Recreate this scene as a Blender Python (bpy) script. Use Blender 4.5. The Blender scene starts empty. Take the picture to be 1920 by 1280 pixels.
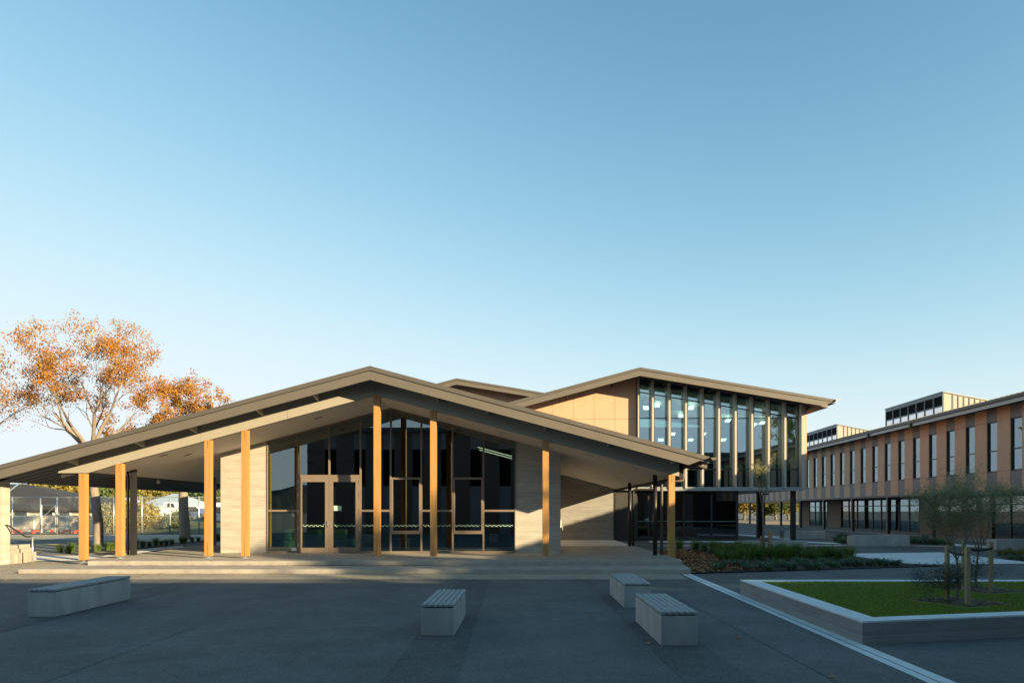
import bpy, math, random
from mathutils import Vector, Matrix
R = math.radians
S = bpy.context.scene
# ------------------------------------------------------------------ camera
cd = bpy.data.cameras.new('camera'); cam = bpy.data.objects.new('camera', cd)
S.collection.objects.link(cam); S.camera = cam
cam.location = (0, 0, 1.8); cam.rotation_euler = (R(90), 0, 0)
cd.lens = 24; cd.sensor_width = 36; cd.shift_y = 316/1920; cd.clip_start = .1; cd.clip_end = 3000
# ------------------------------------------------------------------ light
SA, SE = 1.35, .42                      # sun stands at (SA, -1, SE)
sunv = Vector((SA, -1, SE)).normalized()
w = bpy.data.worlds.new('World'); S.world = w; w.use_nodes = True
nt = w.node_tree; bg = nt.nodes['Background']
sky = nt.nodes.new('ShaderNodeTexSky'); sky.sky_type = 'NISHITA'; sky.sun_disc = False
sky.sun_elevation = math.asin(sunv.z); sky.sun_rotation = math.atan2(sunv.x, sunv.y)
sky.air_density = 1.0; sky.dust_density = .0; sky.ozone_density = 1.0; sky.altitude = 0
# slight colour grade of the sky light (clear, greenish blue evening air)
sp = nt.nodes.new('ShaderNodeSeparateColor'); cb = nt.nodes.new('ShaderNodeCombineColor'); nt.links.new(sky.outputs[0], sp.inputs[0])
def wmath(op, a, v):
    m = nt.nodes.new('ShaderNodeMath'); m.operation = op; nt.links.new(a, m.inputs[0]); m.inputs[1].default_value = v; return m.outputs[0]
for i, (A_, b_, pw) in enumerate(((.85, 2.30, 1.72), (.95, 1.98, 1.53), (1.0, 1.72, 1.68))):   # soft shoulder towards the horizon
    t = wmath('MULTIPLY', wmath('POWER', wmath('MULTIPLY', sp.outputs[i], .3), pw), -b_)
    m = nt.nodes.new('ShaderNodeMath'); m.operation = 'EXPONENT'; nt.links.new(t, m.inputs[0])
    t = wmath('MULTIPLY_ADD', m.outputs[0], -A_/.3); t.node.inputs[2].default_value = A_/.3
    nt.links.new(t, cb.inputs[i])
nt.links.new(cb.outputs[0], bg.inputs[0]); bg.inputs[1].default_value = .122
sl = bpy.data.lights.new('sun', 'SUN'); sl.energy = 5; sl.angle = R(.5); sl.color = (1, .79, .46)
so = bpy.data.objects.new('sun', sl); S.collection.objects.link(so)
so.rotation_euler = (-sunv).to_track_quat('-Z', 'Y').to_euler(); so.location = (40, -30, 30)
S.view_settings.view_transform = 'Standard'; S.view_settings.look = 'None'
S.view_settings.exposure = 1.3; S.view_settings.gamma = 1
S.render.engine = 'CYCLES'
S.cycles.max_bounces = 8; S.cycles.transparent_max_bounces = 12
# ------------------------------------------------------------------ helpers
def px(x, Y): return (x-960)/1280*Y
def pz(y, Y): return 1.8-(y-956)/1280*Y
def g(Y):                                # gentle rise of the ground towards the courtyard
    return 0 if Y <= 19.4 else (.2 if Y >= 32 else .2*(Y-19.4)/12.6)
def G(x, y, dz=0):                       # picture point -> ground point
    lo, hi = 3, 400
    for _ in range(50):
        m = (lo+hi)/2
        if 956+1280*(1.8-g(m))/m > y: lo = m
        else: hi = m
    return (px(x, lo), lo, g(lo)+dz)
ORI = {}
class MB:
    def __init__(s): s.v = []; s.f = []; s.mi = []
    def add(s, vs, fs, m=0):
        b = len(s.v); s.v += [tuple(v) for v in vs]; s.f += [tuple(b+i for i in f) for f in fs]; s.mi += [m]*len(fs); return s
    def box(s, x0, x1, y0, y1, z0, z1, m=0):
        return s.add([(x0,y0,z0),(x1,y0,z0),(x1,y1,z0),(x0,y1,z0),(x0,y0,z1),(x1,y0,z1),(x1,y1,z1),(x0,y1,z1)],
              [(3,2,1,0),(4,5,6,7),(0,1,5,4),(1,2,6,5),(2,3,7,6),(3,0,4,7)], m)
    def prism(s, poly, y0, y1, m=0):     # polygon in x,z swept along y
        n = len(poly)
        a = sum(poly[i][0]*poly[(i+1)%n][1]-poly[(i+1)%n][0]*poly[i][1] for i in range(n))
        if a < 0: poly = poly[::-1]
        vs = [(p[0],y0,p[1]) for p in poly]+[(p[0],y1,p[1]) for p in poly]
        return s.add(vs, [tuple(range(n)), tuple(range(2*n-1,n-1,-1))]+[((i+1)%n, i, n+i, n+(i+1)%n) for i in range(n)], m)
    def slab(s, poly, z0, z1, m=0):      # polygon in x,y swept along z
        n = len(poly)
        a = sum(poly[i][0]*poly[(i+1)%n][1]-poly[(i+1)%n][0]*poly[i][1] for i in range(n))
        if a < 0: poly = poly[::-1]
        vs = [(p[0],p[1],z0) for p in poly]+[(p[0],p[1],z1) for p in poly]
        return s.add(vs, [tuple(range(n-1,-1,-1)), tuple(range(n,2*n))]+[(i,(i+1)%n, n+(i+1)%n, n+i) for i in range(n)], m)
    def poly(s, pts, m=0): return s.add(pts, [tuple(range(len(pts)))], m)
    def tube(s, pts, rad, n=8, m=0, cap=True):
        pts = [Vector(p) for p in pts]
        if not hasattr(rad, '__len__'): rad = [rad]*len(pts)
        vs = []; u = None
        for i, p in enumerate(pts):
            d = (pts[min(i+1,len(pts)-1)]-pts[max(i-1,0)]).normalized()
            if u is None: u = d.orthogonal().normalized()
            else:
                u = u-d*u.dot(d); u = u.normalized() if u.length > 1e-5 else d.orthogonal().normalized()
            v = d.cross(u)
            for k in range(n):
                a = 2*math.pi*k/n; vs.append(p+(u*math.cos(a)+v*math.sin(a))*rad[i])
        fs = [(i*n+k, i*n+(k+1)%n, (i+1)*n+(k+1)%n, (i+1)*n+k) for i in range(len(pts)-1) for k in range(n)]
        if cap: fs += [tuple(range(n-1,-1,-1)), tuple(range((len(pts)-1)*n, len(pts)*n))]
        return s.add(vs, fs, m)
    def build(s, name, mat, parent=None, local=False, smooth=False, bevel=0):
        me = bpy.data.meshes.new(name)
        o3 = Vector((0,0,0))
        if parent and not local:
            r = parent
            while r.parent: r = r.parent
            o3 = ORI.get(r.name, o3)
        me.from_pydata([tuple(Vector(v)-o3) for v in s.v], [], s.f)
        ms = mat if isinstance(mat, (list, tuple)) else [mat]
        for m_ in ms: me.materials.append(m_)
        if len(ms) > 1: me.polygons.foreach_set('material_index', s.mi)
        if smooth: me.polygons.foreach_set('use_smooth', [True]*len(me.polygons))
        me.update()
        o = bpy.data.objects.new(name, me); S.collection.objects.link(o)
        if parent: o.parent = parent
        if bevel:
            b = o.modifiers.new('bevel', 'BEVEL'); b.width = bevel; b.segments = 1; b.limit_method = 'ANGLE'
        return o
def tag(o, label=None, cat=None, group=None, kind=None):
    if label: o['label'] = label
    if cat: o['category'] = cat
    if group: o['group'] = group
    if kind: o['kind'] = kind
    return o
def thing(name, label, cat, loc=(0,0,0), rz=0, group=None):
    o = bpy.data.objects.new(name, None); S.collection.objects.link(o)
    o.location = loc; o.rotation_euler = (0,0,rz); o.empty_display_size = .2
    ORI[o.name] = Vector(loc)
    return tag(o, label, cat, group)
def copy_tree(o, parent=None):
    c = o.copy(); S.collection.objects.link(c); c.parent = parent
    for ch in [k for k in bpy.data.objects if k.parent is o]: copy_tree(ch, c)
    return c
# ------------------------------------------------------------------ materials
def mat(name, col, rough=.7, metal=0, var=.15, scale=6, bump=0, bscale=60, stretch=(1,1,1), spec=.5, col2=None, detail=6):
    m = bpy.data.materials.new(name); m.use_nodes = True; n = m.node_tree; b = n.nodes['Principled BSDF']
    b.inputs['Roughness'].default_value = rough; b.inputs['Metallic'].default_value = metal
    b.inputs['Specular IOR Level'].default_value = spec
    tc = n.nodes.new('ShaderNodeTexCoord'); mp = n.nodes.new('ShaderNodeMapping'); mp.inputs['Scale'].default_value = stretch
    n.links.new(tc.outputs['Object'], mp.inputs[0])
    no = n.nodes.new('ShaderNodeTexNoise'); no.inputs['Scale'].default_value = scale; no.inputs['Detail'].default_value = detail
    n.links.new(mp.outputs[0], no.inputs[0])
    cr = n.nodes.new('ShaderNodeValToRGB'); c2 = col2 or tuple(min(1, c*(1+var)) for c in col)
    c1 = col if col2 else tuple(c*(1-var) for c in col)
    cr.color_ramp.elements[0].position = .3; cr.color_ramp.elements[1].position = .7
    cr.color_ramp.elements[0].color = (*c1, 1); cr.color_ramp.elements[1].color = (*c2, 1)
    n.links.new(no.outputs[0], cr.inputs[0]); n.links.new(cr.outputs[0], b.inputs['Base Color'])
    if bump:
        n2 = n.nodes.new('ShaderNodeTexNoise'); n2.inputs['Scale'].default_value = bscale; n2.inputs['Detail'].default_value = 4
        n.links.new(mp.outputs[0], n2.inputs[0])
        bp = n.nodes.new('ShaderNodeBump'); bp.inputs['Strength'].default_value = bump; bp.inputs['Distance'].default_value = .01
        n.links.new(n2.outputs[0], bp.inputs['Height']); n.links.new(bp.outputs[0], b.inputs['Normal'])
    return m
def mix_rgb(n, a, b, fac, mode='MULTIPLY'):
    x = n.nodes.new('ShaderNodeMix'); x.data_type = 'RGBA'; x.blend_type = mode
    for k, s_ in ((6, a), (7, b)):
        if hasattr(s_, 'is_output'): n.links.new(s_, x.inputs[k])
        else: x.inputs[k].default_value = (*s_, 1)
    if hasattr(fac, 'is_output'): n.links.new(fac, x.inputs[0])
    else: x.inputs[0].default_value = fac
    return x.outputs[2]
def asphalt(name, col, k=1.0):
    m = mat(name, col, rough=.9, var=.10, scale=.35, bump=.5, bscale=140)
    n = m.node_tree; b = n.nodes['Principled BSDF']; src = b.inputs['Base Color'].links[0].from_socket
    tc = n.nodes['Texture Coordinate']
    for sc, lo, hi, f in ((110, .35, 1.7, 1), (30, .72, 1.3, 1), (5, .88, 1.12, 1), (.9, .82, 1.14, 1)):
        no = n.nodes.new('ShaderNodeTexNoise'); no.inputs['Scale'].default_value = sc; no.inputs['Detail'].default_value = 3
        n.links.new(tc.outputs['Object'], no.inputs[0])
        mr = n.nodes.new('ShaderNodeMapRange'); mr.inputs[1].default_value = .3; mr.inputs[2].default_value = .7
        mr.inputs[3].default_value = lo; mr.inputs[4].default_value = hi; n.links.new(no.outputs[0], mr.inputs[0])
        src = mix_rgb(n, src, mr.outputs[0], f)
    n.links.new(src, b.inputs['Base Color']); return m
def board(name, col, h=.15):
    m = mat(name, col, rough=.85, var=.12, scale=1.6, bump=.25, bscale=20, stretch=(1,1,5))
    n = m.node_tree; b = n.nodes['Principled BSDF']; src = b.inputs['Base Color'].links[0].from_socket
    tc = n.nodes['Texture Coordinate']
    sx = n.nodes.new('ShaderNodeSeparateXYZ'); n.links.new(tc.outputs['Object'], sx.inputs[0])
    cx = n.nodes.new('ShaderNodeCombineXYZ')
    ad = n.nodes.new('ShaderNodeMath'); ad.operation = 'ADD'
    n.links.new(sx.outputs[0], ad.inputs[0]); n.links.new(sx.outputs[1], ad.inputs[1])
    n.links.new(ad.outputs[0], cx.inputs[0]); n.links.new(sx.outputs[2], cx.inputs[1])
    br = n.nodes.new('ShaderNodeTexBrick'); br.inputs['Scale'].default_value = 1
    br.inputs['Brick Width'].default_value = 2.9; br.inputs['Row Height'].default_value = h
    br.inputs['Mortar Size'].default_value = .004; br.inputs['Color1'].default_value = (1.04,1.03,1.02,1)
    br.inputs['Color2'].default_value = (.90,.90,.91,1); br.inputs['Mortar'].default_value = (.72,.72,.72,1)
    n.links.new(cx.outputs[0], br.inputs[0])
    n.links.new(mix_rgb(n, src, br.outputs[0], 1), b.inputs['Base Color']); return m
def glass(name, tint, base, k, rough=0.0, rcol=(1,1,1)):
    m = bpy.data.materials.new(name); m.use_nodes = True; n = m.node_tree; n.nodes.clear()
    out = n.nodes.new('ShaderNodeOutputMaterial'); mx = n.nodes.new('ShaderNodeMixShader')
    tr = n.nodes.new('ShaderNodeBsdfTransparent'); tr.inputs[0].default_value = (*tint, 1)
    gl = n.nodes.new('ShaderNodeBsdfGlossy'); gl.inputs['Roughness'].default_value = rough; gl.inputs['Color'].default_value = (*rcol, 1)
    fr = n.nodes.new('ShaderNodeFresnel'); fr.inputs[0].default_value = 1.5
    ma = n.nodes.new('ShaderNodeMath'); ma.operation = 'MULTIPLY_ADD'; ma.inputs[1].default_value = k; ma.inputs[2].default_value = base
    ma.use_clamp = True
    ge = n.nodes.new('ShaderNodeNewGeometry'); iv = n.nodes.new('ShaderNodeMath'); iv.operation = 'SUBTRACT'; iv.inputs[0].default_value = 1
    fm = n.nodes.new('ShaderNodeMath'); fm.operation = 'MULTIPLY'
    n.links.new(ge.outputs['Backfacing'], iv.inputs[1]); n.links.new(iv.outputs[0], fm.inputs[0])
    n.links.new(fr.outputs[0], ma.inputs[0]); n.links.new(ma.outputs[0], fm.inputs[1]); n.links.new(fm.outputs[0], mx.inputs[0])
    n.links.new(tr.outputs[0], mx.inputs[1]); n.links.new(gl.outputs[0], mx.inputs[2])
    # float glass is never perfectly flat
    tc = n.nodes.new('ShaderNodeTexCoord'); no = n.nodes.new('ShaderNodeTexNoise'); no.inputs['Scale'].default_value = .7; no.inputs['Detail'].default_value = 1
    n.links.new(tc.outputs['Object'], no.inputs[0])
    bp = n.nodes.new('ShaderNodeBump'); bp.inputs['Strength'].default_value = .05; bp.inputs['Distance'].default_value = .02
    n.links.new(no.outputs[0], bp.inputs['Height']); n.links.new(bp.outputs[0], gl.inputs['Normal'])
    n.links.new(mx.outputs[0], out.inputs[0]); return m
def lamp_mat(name, col, s):
    m = bpy.data.materials.new(name); m.use_nodes = True; b = m.node_tree.nodes['Principled BSDF']
    b.inputs['Emission Color'].default_value = (*col, 1); b.inputs['Emission Strength'].default_value = s; return m
def leafmat(name, cols, trans=.35):
    m = bpy.data.materials.new(name); m.use_nodes = True; n = m.node_tree; b = n.nodes['Principled BSDF']
    b.inputs['Roughness'].default_value = .6
    ge = n.nodes.new('ShaderNodeNewGeometry'); cr = n.nodes.new('ShaderNodeValToRGB')
    cr.color_ramp.interpolation = 'LINEAR'
    e = cr.color_ramp.elements
    while len(e) < len(cols): e.new(.5)
    for i, c in enumerate(cols): e[i].position = i/(len(cols)-1); e[i].color = (*c, 1)
    n.links.new(ge.outputs['Random Per Island'], cr.inputs[0]); n.links.new(cr.outputs[0], b.inputs['Base Color'])
    tl = n.nodes.new('ShaderNodeBsdfTranslucent'); n.links.new(cr.outputs[0], tl.inputs[0])
    mx = n.nodes.new('ShaderNodeMixShader'); mx.inputs[0].default_value = trans
    n.links.new(b.outputs[0], mx.inputs[1]); n.links.new(tl.outputs[0], mx.inputs[2])
    n.links.new(mx.outputs[0], n.nodes['Material Output'].inputs[0]); return m

K = dict(
 flash=mat('bronze_flashing', (.095,.083,.070), rough=.45, var=.08, scale=1.5), monf=mat('blue_grey_frame', (.15,.18,.19), rough=.4, var=.05),
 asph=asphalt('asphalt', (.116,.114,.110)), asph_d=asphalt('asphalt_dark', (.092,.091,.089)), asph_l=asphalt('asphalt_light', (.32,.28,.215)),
 step=mat('exposed_concrete', (.33,.30,.26), rough=.85, var=.16, scale=2.5, bump=.3, bscale=60, detail=12), pave=mat('pale_concrete', (.68,.68,.66), rough=.85, var=.08, scale=1.2, bump=.2),
 conc=mat('precast_concrete', (.39,.38,.36), rough=.8, var=.2, scale=3, bump=.15, bscale=25, stretch=(1,1,.4)),
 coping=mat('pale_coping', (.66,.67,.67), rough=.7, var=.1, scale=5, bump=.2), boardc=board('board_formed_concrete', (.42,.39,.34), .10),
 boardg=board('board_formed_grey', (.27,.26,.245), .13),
 timber=mat('timber_post', (.43,.215,.062), rough=.55, var=.2, scale=3.5, bump=.15, bscale=12, stretch=(14,14,.5)),
 slat=mat('weathered_slat', (.33,.32,.31), rough=.75, var=.3, scale=9, bump=.3, bscale=30, stretch=(9,.6,9)),
 fascia=mat('bronze_fascia', (.128,.110,.090), rough=.5, var=.04, scale=2, metal=.0, spec=.4),
 trim=mat('bronze_trim', (.20,.155,.12), rough=.4, var=.05), beam=mat('beige_beam', (.34,.31,.26), rough=.6, var=.03, scale=1.5),
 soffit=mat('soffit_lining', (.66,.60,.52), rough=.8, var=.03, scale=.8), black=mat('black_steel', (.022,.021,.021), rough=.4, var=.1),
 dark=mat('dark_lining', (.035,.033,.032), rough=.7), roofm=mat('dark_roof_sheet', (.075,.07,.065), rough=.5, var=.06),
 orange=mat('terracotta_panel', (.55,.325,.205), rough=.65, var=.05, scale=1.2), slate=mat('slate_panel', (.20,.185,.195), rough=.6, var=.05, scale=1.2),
 brown=mat('brown_panel', (.13,.085,.06), rough=.6, var=.08), fin=mat('champagne_fin', (.42,.38,.33), rough=.35, var=.03),
 zinc=mat('grey_metal', (.30,.31,.31), rough=.4, metal=.3, var=.06), galv=mat('galvanised', (.45,.48,.5), rough=.4, metal=.5, var=.06),
 glass=glass('clear_glass', (.46,.58,.55), .15, 1.3, rcol=(.75,.92,1)), glassu=glass('tinted_glass', (.42,.58,.55), .30, 1.5, rcol=(.64,.88,1)),
 glassw=glass('window_glass', (.35,.42,.42), .20, 1.0, rcol=(.70,.88,1)), glassb=glass('dark_glass', (.25,.32,.32), .11, 1.2),
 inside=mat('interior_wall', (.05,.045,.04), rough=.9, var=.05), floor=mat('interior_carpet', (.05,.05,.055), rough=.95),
 green=mat('green_upholstery', (.16,.30,.20), rough=.8), teal=mat('teal_upholstery', (.02,.32,.22), rough=.7), white=mat('white_paint', (.78,.78,.76), rough=.5, var=.03),
 yellow=mat('yellow_paint', (.7,.48,.05), rough=.6), red=mat('orange_barrier', (.65,.10,.04), rough=.6),
 bark=mat('bark', (.17,.14,.11), rough=.9, var=.3, scale=14, bump=.6, stretch=(1,1,.3)), bark2=mat('pale_bark', (.24,.19,.145), rough=.9, var=.25, scale=10, bump=.5, stretch=(1,1,.3)),
 stake=mat('stake_wood', (.33,.25,.14), rough=.8, var=.2, scale=8, stretch=(5,5,.5)),
 mulch=mat('mulch', (.055,.035,.022), rough=.95, var=.5, scale=25, bump=1, bscale=60), soil=mat('soil', (.07,.05,.035), rough=.95, var=.4, scale=12, bump=.8),
 lawn=mat('lawn', (.13,.18,.025), rough=.9, var=.3, scale=3.5, bump=.8, bscale=90, detail=10),
 field=mat('field_grass', (.07,.085,.03), rough=.95, var=.4, scale=.4, bump=.5),
 chrome=mat('steel_handle', (.6,.6,.6), rough=.3, metal=.9), lamp=lamp_mat('lamp_panel', (1,.93,.8), 3.0),
 decal=mat('frosted_decal', (.42,.62,.48), rough=.6), roofg=mat('grey_tile_roof', (.04,.04,.045), rough=.9, var=.15, scale=6),
 roofb=mat('blue_metal_roof', (.38,.45,.5), rough=.5, var=.05), roofo=mat('clay_roof', (.42,.26,.17), rough=.8, var=.1),
 cream=mat('cream_wall', (.52,.45,.36), rough=.8, var=.06), fencew=mat('fence_wall', (.48,.43,.36), rough=.85, var=.12, scale=2),
 tyre=mat('tyre', (.02,.02,.02), rough=.8), carwhite=mat('car_white', (.75,.75,.74), rough=.25, var=.02), carglass=mat('car_glass', (.03,.04,.05), rough=.1),
 lf_or=leafmat('autumn_leaves', [(.26,.085,.012),(.42,.17,.018),(.56,.27,.03),(.30,.15,.03),(.44,.16,.018),(.18,.10,.03)], .4),
 lf_ye=leafmat('yellow_leaves', [(.35,.24,.04),(.18,.20,.04),(.45,.30,.05),(.10,.13,.03)], .4),
 lf_gr=leafmat('green_leaves', [(.03,.06,.015),(.07,.12,.03),(.10,.14,.03),(.16,.17,.04)]),
 lf_na=leafmat('wispy_leaves', [(.10,.12,.06),(.17,.19,.09),(.28,.26,.11),(.42,.34,.13)]),
 lf_gs=leafmat('sedge_blades', [(.06,.12,.015),(.09,.17,.025),(.14,.22,.035),(.19,.24,.06)]),
 lf_fl=leafmat('strap_leaves', [(.06,.10,.05),(.09,.15,.075),(.13,.20,.11),(.10,.16,.08)]),
 lf_yg=leafmat('golden_sedge', [(.16,.17,.02),(.25,.24,.03),(.12,.15,.02)]),
 litter=leafmat('leaf_litter', [(.20,.07,.02),(.38,.15,.04),(.5,.25,.08),(.14,.06,.03)], .1),
)
# ------------------------------------------------------------------ ground
def sheet(name, pts, m, dz, label=None, kind='structure', thick=0):
    b = MB()
    b.poly([(p[0], p[1], p[2]+dz) for p in pts])
    o = b.build(name, m); tag(o, label, kind=kind); return o
b = MB()
ys = [-400, -60, 0, 19.4, 32, 60, 130, 900]
xs = [-900, -60, -15, 5, 30, 60, 900]
for i in range(len(xs)):
    for j in range(len(ys)): b.v.append((xs[i], ys[j], g(ys[j])))
for i in range(len(xs)-1):
    for j in range(len(ys)-1):
        a = i*len(ys)+j; b.f.append((a, a+len(ys), a+len(ys)+1, a+1)); b.mi.append(0)
b.build('ground', K['asph'])['kind'] = 'structure'
# darker paving bands across the plaza
for xa, xb, y0, y1 in ((-1.38,-.6,2.5,19.3),(1.8,2.56,2.5,19.3),(-8.45,-7.6,2.5,19.3)):
    sheet('paving_band', [(xa,y0,0),(xb,y0,0),(xb+.04,y1,0),(xa+.02,y1,0)], K['asph_d'], .004)
for x_ in (-14.6, -4.9, 3.4):
    sheet('paving_joint', [(x_,2.5,0),(x_+.012,2.5,0),(x_+.012,19.3,0),(x_,19.3,0)], K['asph_d'], .0045)
sheet('pavement', [(-17,17.75,0),(4.6,17.75,0),(4.7,19.36,0),(-17,19.36,0)], K['asph_l'], .0065)  # paler ground by the steps, with the sunlit band also put into its colour
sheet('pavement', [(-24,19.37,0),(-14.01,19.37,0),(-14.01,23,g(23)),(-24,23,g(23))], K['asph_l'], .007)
# concrete drain strip
def stripx(Y): return 4.09+.0355*Y
b = MB(); b.poly([(stripx(2),2,.004),(stripx(2)+.13,2,.004),(stripx(19.2)+.11,19.2,.004),(stripx(19.2),19.2,.004)])
b.poly([(stripx(2)+.15,2,.004),(stripx(2)+.31,2,.004),(stripx(19.2)+.27,19.2,.004),(stripx(19.2)+.13,19.2,.004)])
tag(b.build('drain_channel', K['coping']), kind='structure')
# raised platform in two steps
b = MB()
b.slab([(-14.0,19.35),(5.08,19.35),(5.30,20.9),(5.30,22.3),(-13.3,22.3)], -.05, .13)
tag(b.build('step_lower', K['step'], bevel=.008), kind='structure')
b = MB(); b.slab([(-12.9,20.75),(5.18,20.75),(5.28,21.5),(5.28,29.4),(-13.4,29.4),(-13.4,22.0)], .0, .26)
tag(b.build('pavement', K['step'], bevel=.008), kind='structure')
b = MB(); b.box(-13.4, 5.28, 29.405, 35.3, .0, .262)
tag(b.build('path', K['pave']), kind='structure')
for pts in ([G(1228,1023),G(1400,1023),G(1400,1013.5),G(1215,1013.5)],
            [G(1500,1023.3),G(1515,1023.3),G(1600,1022),G(1563,1016.7),G(1500,1014)],
            [G(1572,1037.5),G(1587,1043),G(1692,1057),G(1730,1057.6),G(1925,1056),G(2050,1058),G(2050,1066),G(2100,1066),G(1925,1053),G(1762,1035)],
            [G(1706,1022.5),G(1776,1024.2),G(1776,1023.2),G(1706,1021.8)], [G(1385,1003),G(1480,1012),G(1500,1007),G(1385,1001)],
            [G(1790,1023),G(1870,1027),G(1870,1025),G(1790,1019)]):
    sheet('path', pts, K['pave'], .006)
sheet('path', [G(1620,1023.5),G(1706,1023.5),G(1771,1025),G(1865,1031),G(1725,1034.5)], K['asph_d'], .005)
# paths at the left, beyond the steps
sheet('path', [G(20,1041),G(170,1041),G(150,1051),G(20,1051)], K['pave'], .007)
sheet('path', [G(165,1049),G(240,1040),G(300,1031),G(415,1019),G(415,1016.5),G(300,1026),G(235,1032),G(160,1041)], K['pave'], .010)
sheet('path', [G(-300,1040),G(165,1040),G(230,1032),G(300,1026),G(415,1016.5),G(415,1001),G(-300,1001)], K['asph_l'], .004)
for a_ in ([G(40,1019.6),G(112,1019.6),G(112,1020.6),G(40,1020.6)], [G(70,1003.5),G(110,1003.5),G(110,1004),G(70,1004)]):
    sheet('painted_line', a_, K['yellow'], .009)
b = MB()
c0 = G(42, 1033)
for i in range(20):
    a0, a1 = -1.7+i*.17, -1.7+(i+1)*.17
    b.poly([(c0[0]+.45*math.cos(a)*r, c0[1]+.8*math.sin(a)*r, c0[2]+.011) for a, r in ((a0,1),(a1,1),(a1,1.18),(a0,1.18))])
tag(b.build('painted_line', K['yellow']), kind='structure')
# grass bank far left
b = MB()
pa = [(px(250,46.5),46.5),(px(520,46.5),46.5),(px(520,60),60),(px(215,60),60)]
b.add([(*pa[0],.2),(*pa[1],.2),(*pa[2],1.15),(*pa[3],1.0)], [(0,1,2,3)])
tag(b.build('grass_bank', K['field']), kind='structure')
tag(MB().add([(-200,46.2,.21),(0,46.2,.21),(0,44.9,.21),(-200,44.9,.21)], [(0,1,2,3)]).build('soil_strip', K['mulch']), kind='structure')
# hills far behind the camera side, mirrored in the glass
b = MB(); rnd = random.Random(5); prev = None; n = 60
for i in range(n):
    x = -500+i*1000/(n-1); h = 30+14*math.sin(i*.23)+6*math.sin(i*.71)+rnd.uniform(-1,1)
    b.v += [(x,-420,-1),(x,-520,h),(x,-640,-1)]
for i in range(n-1):
    b.f += [(3*i,3*i+3,3*i+4,3*i+1),(3*i+1,3*i+4,3*i+5,3*i+2)]; b.mi += [0,0]
tag(b.build('hills', mat('hill_forest', (.03,.04,.03), rough=1, var=.4, scale=.05)), kind='structure')

# ------------------------------------------------------------------ gable school hall
RX, MS = -4.37, .267
def rz(x, z0=6.23): return z0-MS*abs(x-RX)
hall = thing('school_hall', 'low gabled hall with timber posts and glazed front facing the plaza', 'building', (RX, 24.6, .26))
def gable(b, x0, x1, z0, th, y0, y1, m=0, cutr=0, xr=RX):
    zf = lambda x: z0-MS*abs(x-xr)
    b.prism([(x0,zf(x0)),(xr,z0),(x1,zf(x1)),(x1-cutr,zf(x1-cutr)-th),(xr,z0-th),(x0,zf(x0)-th)], y0, y1, m)
# gable() with concave polygon: build as two halves instead
def gable(b, x0, x1, z0, th, y0, y1, m=0, cutr=0, xr=RX, ml=MS, mr=MS):
    zl = lambda x: z0-ml*(xr-x); zr_ = lambda x: z0-mr*(x-xr)
    b.prism([(x0,zl(x0)),(x0,zl(x0)-th),(xr,z0-th),(xr,z0)], y0, y1, m)
    b.prism([(xr,z0),(xr,z0-th),(x1-cutr,zr_(x1-cutr)-th),(x1,zr_(x1))], y0, y1, m)
b = MB(); gable(b, -16.8, 6.08, 6.21, .17, 21.08, 37.2)
# ribs of the sheet underside, seen at the eaves
for i in range(34):
    y = 21.3+i*.45
    for x0, x1 in ((-16.7,-13.0),(5.3,6.0)):
        z0_, z1_ = rz(x0)-.21, rz(x1)-.21
        b.add([(x0,y,z0_),(x1,y,z1_),(x1,y+.05,z1_),(x0,y+.05,z0_),(x0,y,z0_+.04),(x1,y,z1_+.04),(x1,y+.05,z1_+.04),(x0,y+.05,z0_+.04)],
              [(3,2,1,0),(4,5,6,7),(0,1,5,4),(1,2,6,5),(2,3,7,6),(3,0,4,7)])
roof = b.build('roof', K['roofm'], hall)
b = MB(); gable(b, -16.8, 5.86, 6.23-.150, .27, 21.0, 21.07, cutr=.42); b.build('fascia', K['fascia'], hall)
b = MB(); gable(b, -16.8, 6.10, 6.23, .137, 20.97, 21.075, cutr=.20); b.build('flashing', K['flash'], hall)
b = MB(); gable(b, -16.8, 5.9, 6.23-.13, .03, 21.02, 21.06, cutr=.03); b.build('shadow_gap', K['dark'], hall)
# half-round gutter on the right eave
def halfgutter(x, z, r, y0, y1, end=True):
    b = MB(); n = 10
    P = [(x-r*math.cos(math.pi*k/n), z-r*math.sin(math.pi*k/n)) for k in range(n+1)]
    Q = [(x-(r-.008)*math.cos(math.pi*k/n), z-(r-.008)*math.sin(math.pi*k/n)) for k in range(n+1)]
    b.prism(P+Q[::-1], y0, y1) if False else None
    for k in range(n):
        b.prism([P[k],P[k+1],Q[k+1],Q[k]], y0, y1)
    b.prism(Q, y0, y0+.01)
    return b
halfgutter(6.19, rz(6.10)-.02, .085, 20.93, 37.2).build('gutter', K['fascia'], hall)
b = MB(); b.box(-16.93,-16.8,20.97,37.2,2.755,rz(-16.8)+.0); b.build('gutter', K['black'], hall)
# eave beams
b = MB(); b.prism([(5.38,2.80),(5.52,2.80),(5.52,3.36),(5.38,3.40)], 21.95, 36.2); b.build('eave_beam', K['black'], hall)
b = MB(); b.prism([(px(1309,21.6),pz(873.6,21.6)),(px(1325,21.6),pz(870.6,21.6)),(px(1325,21.6),pz(878,21.6)),(px(1318,21.6),pz(877,21.6))], 21.55, 22.4); b.build('eave_bracket', K['fascia'], hall)
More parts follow.
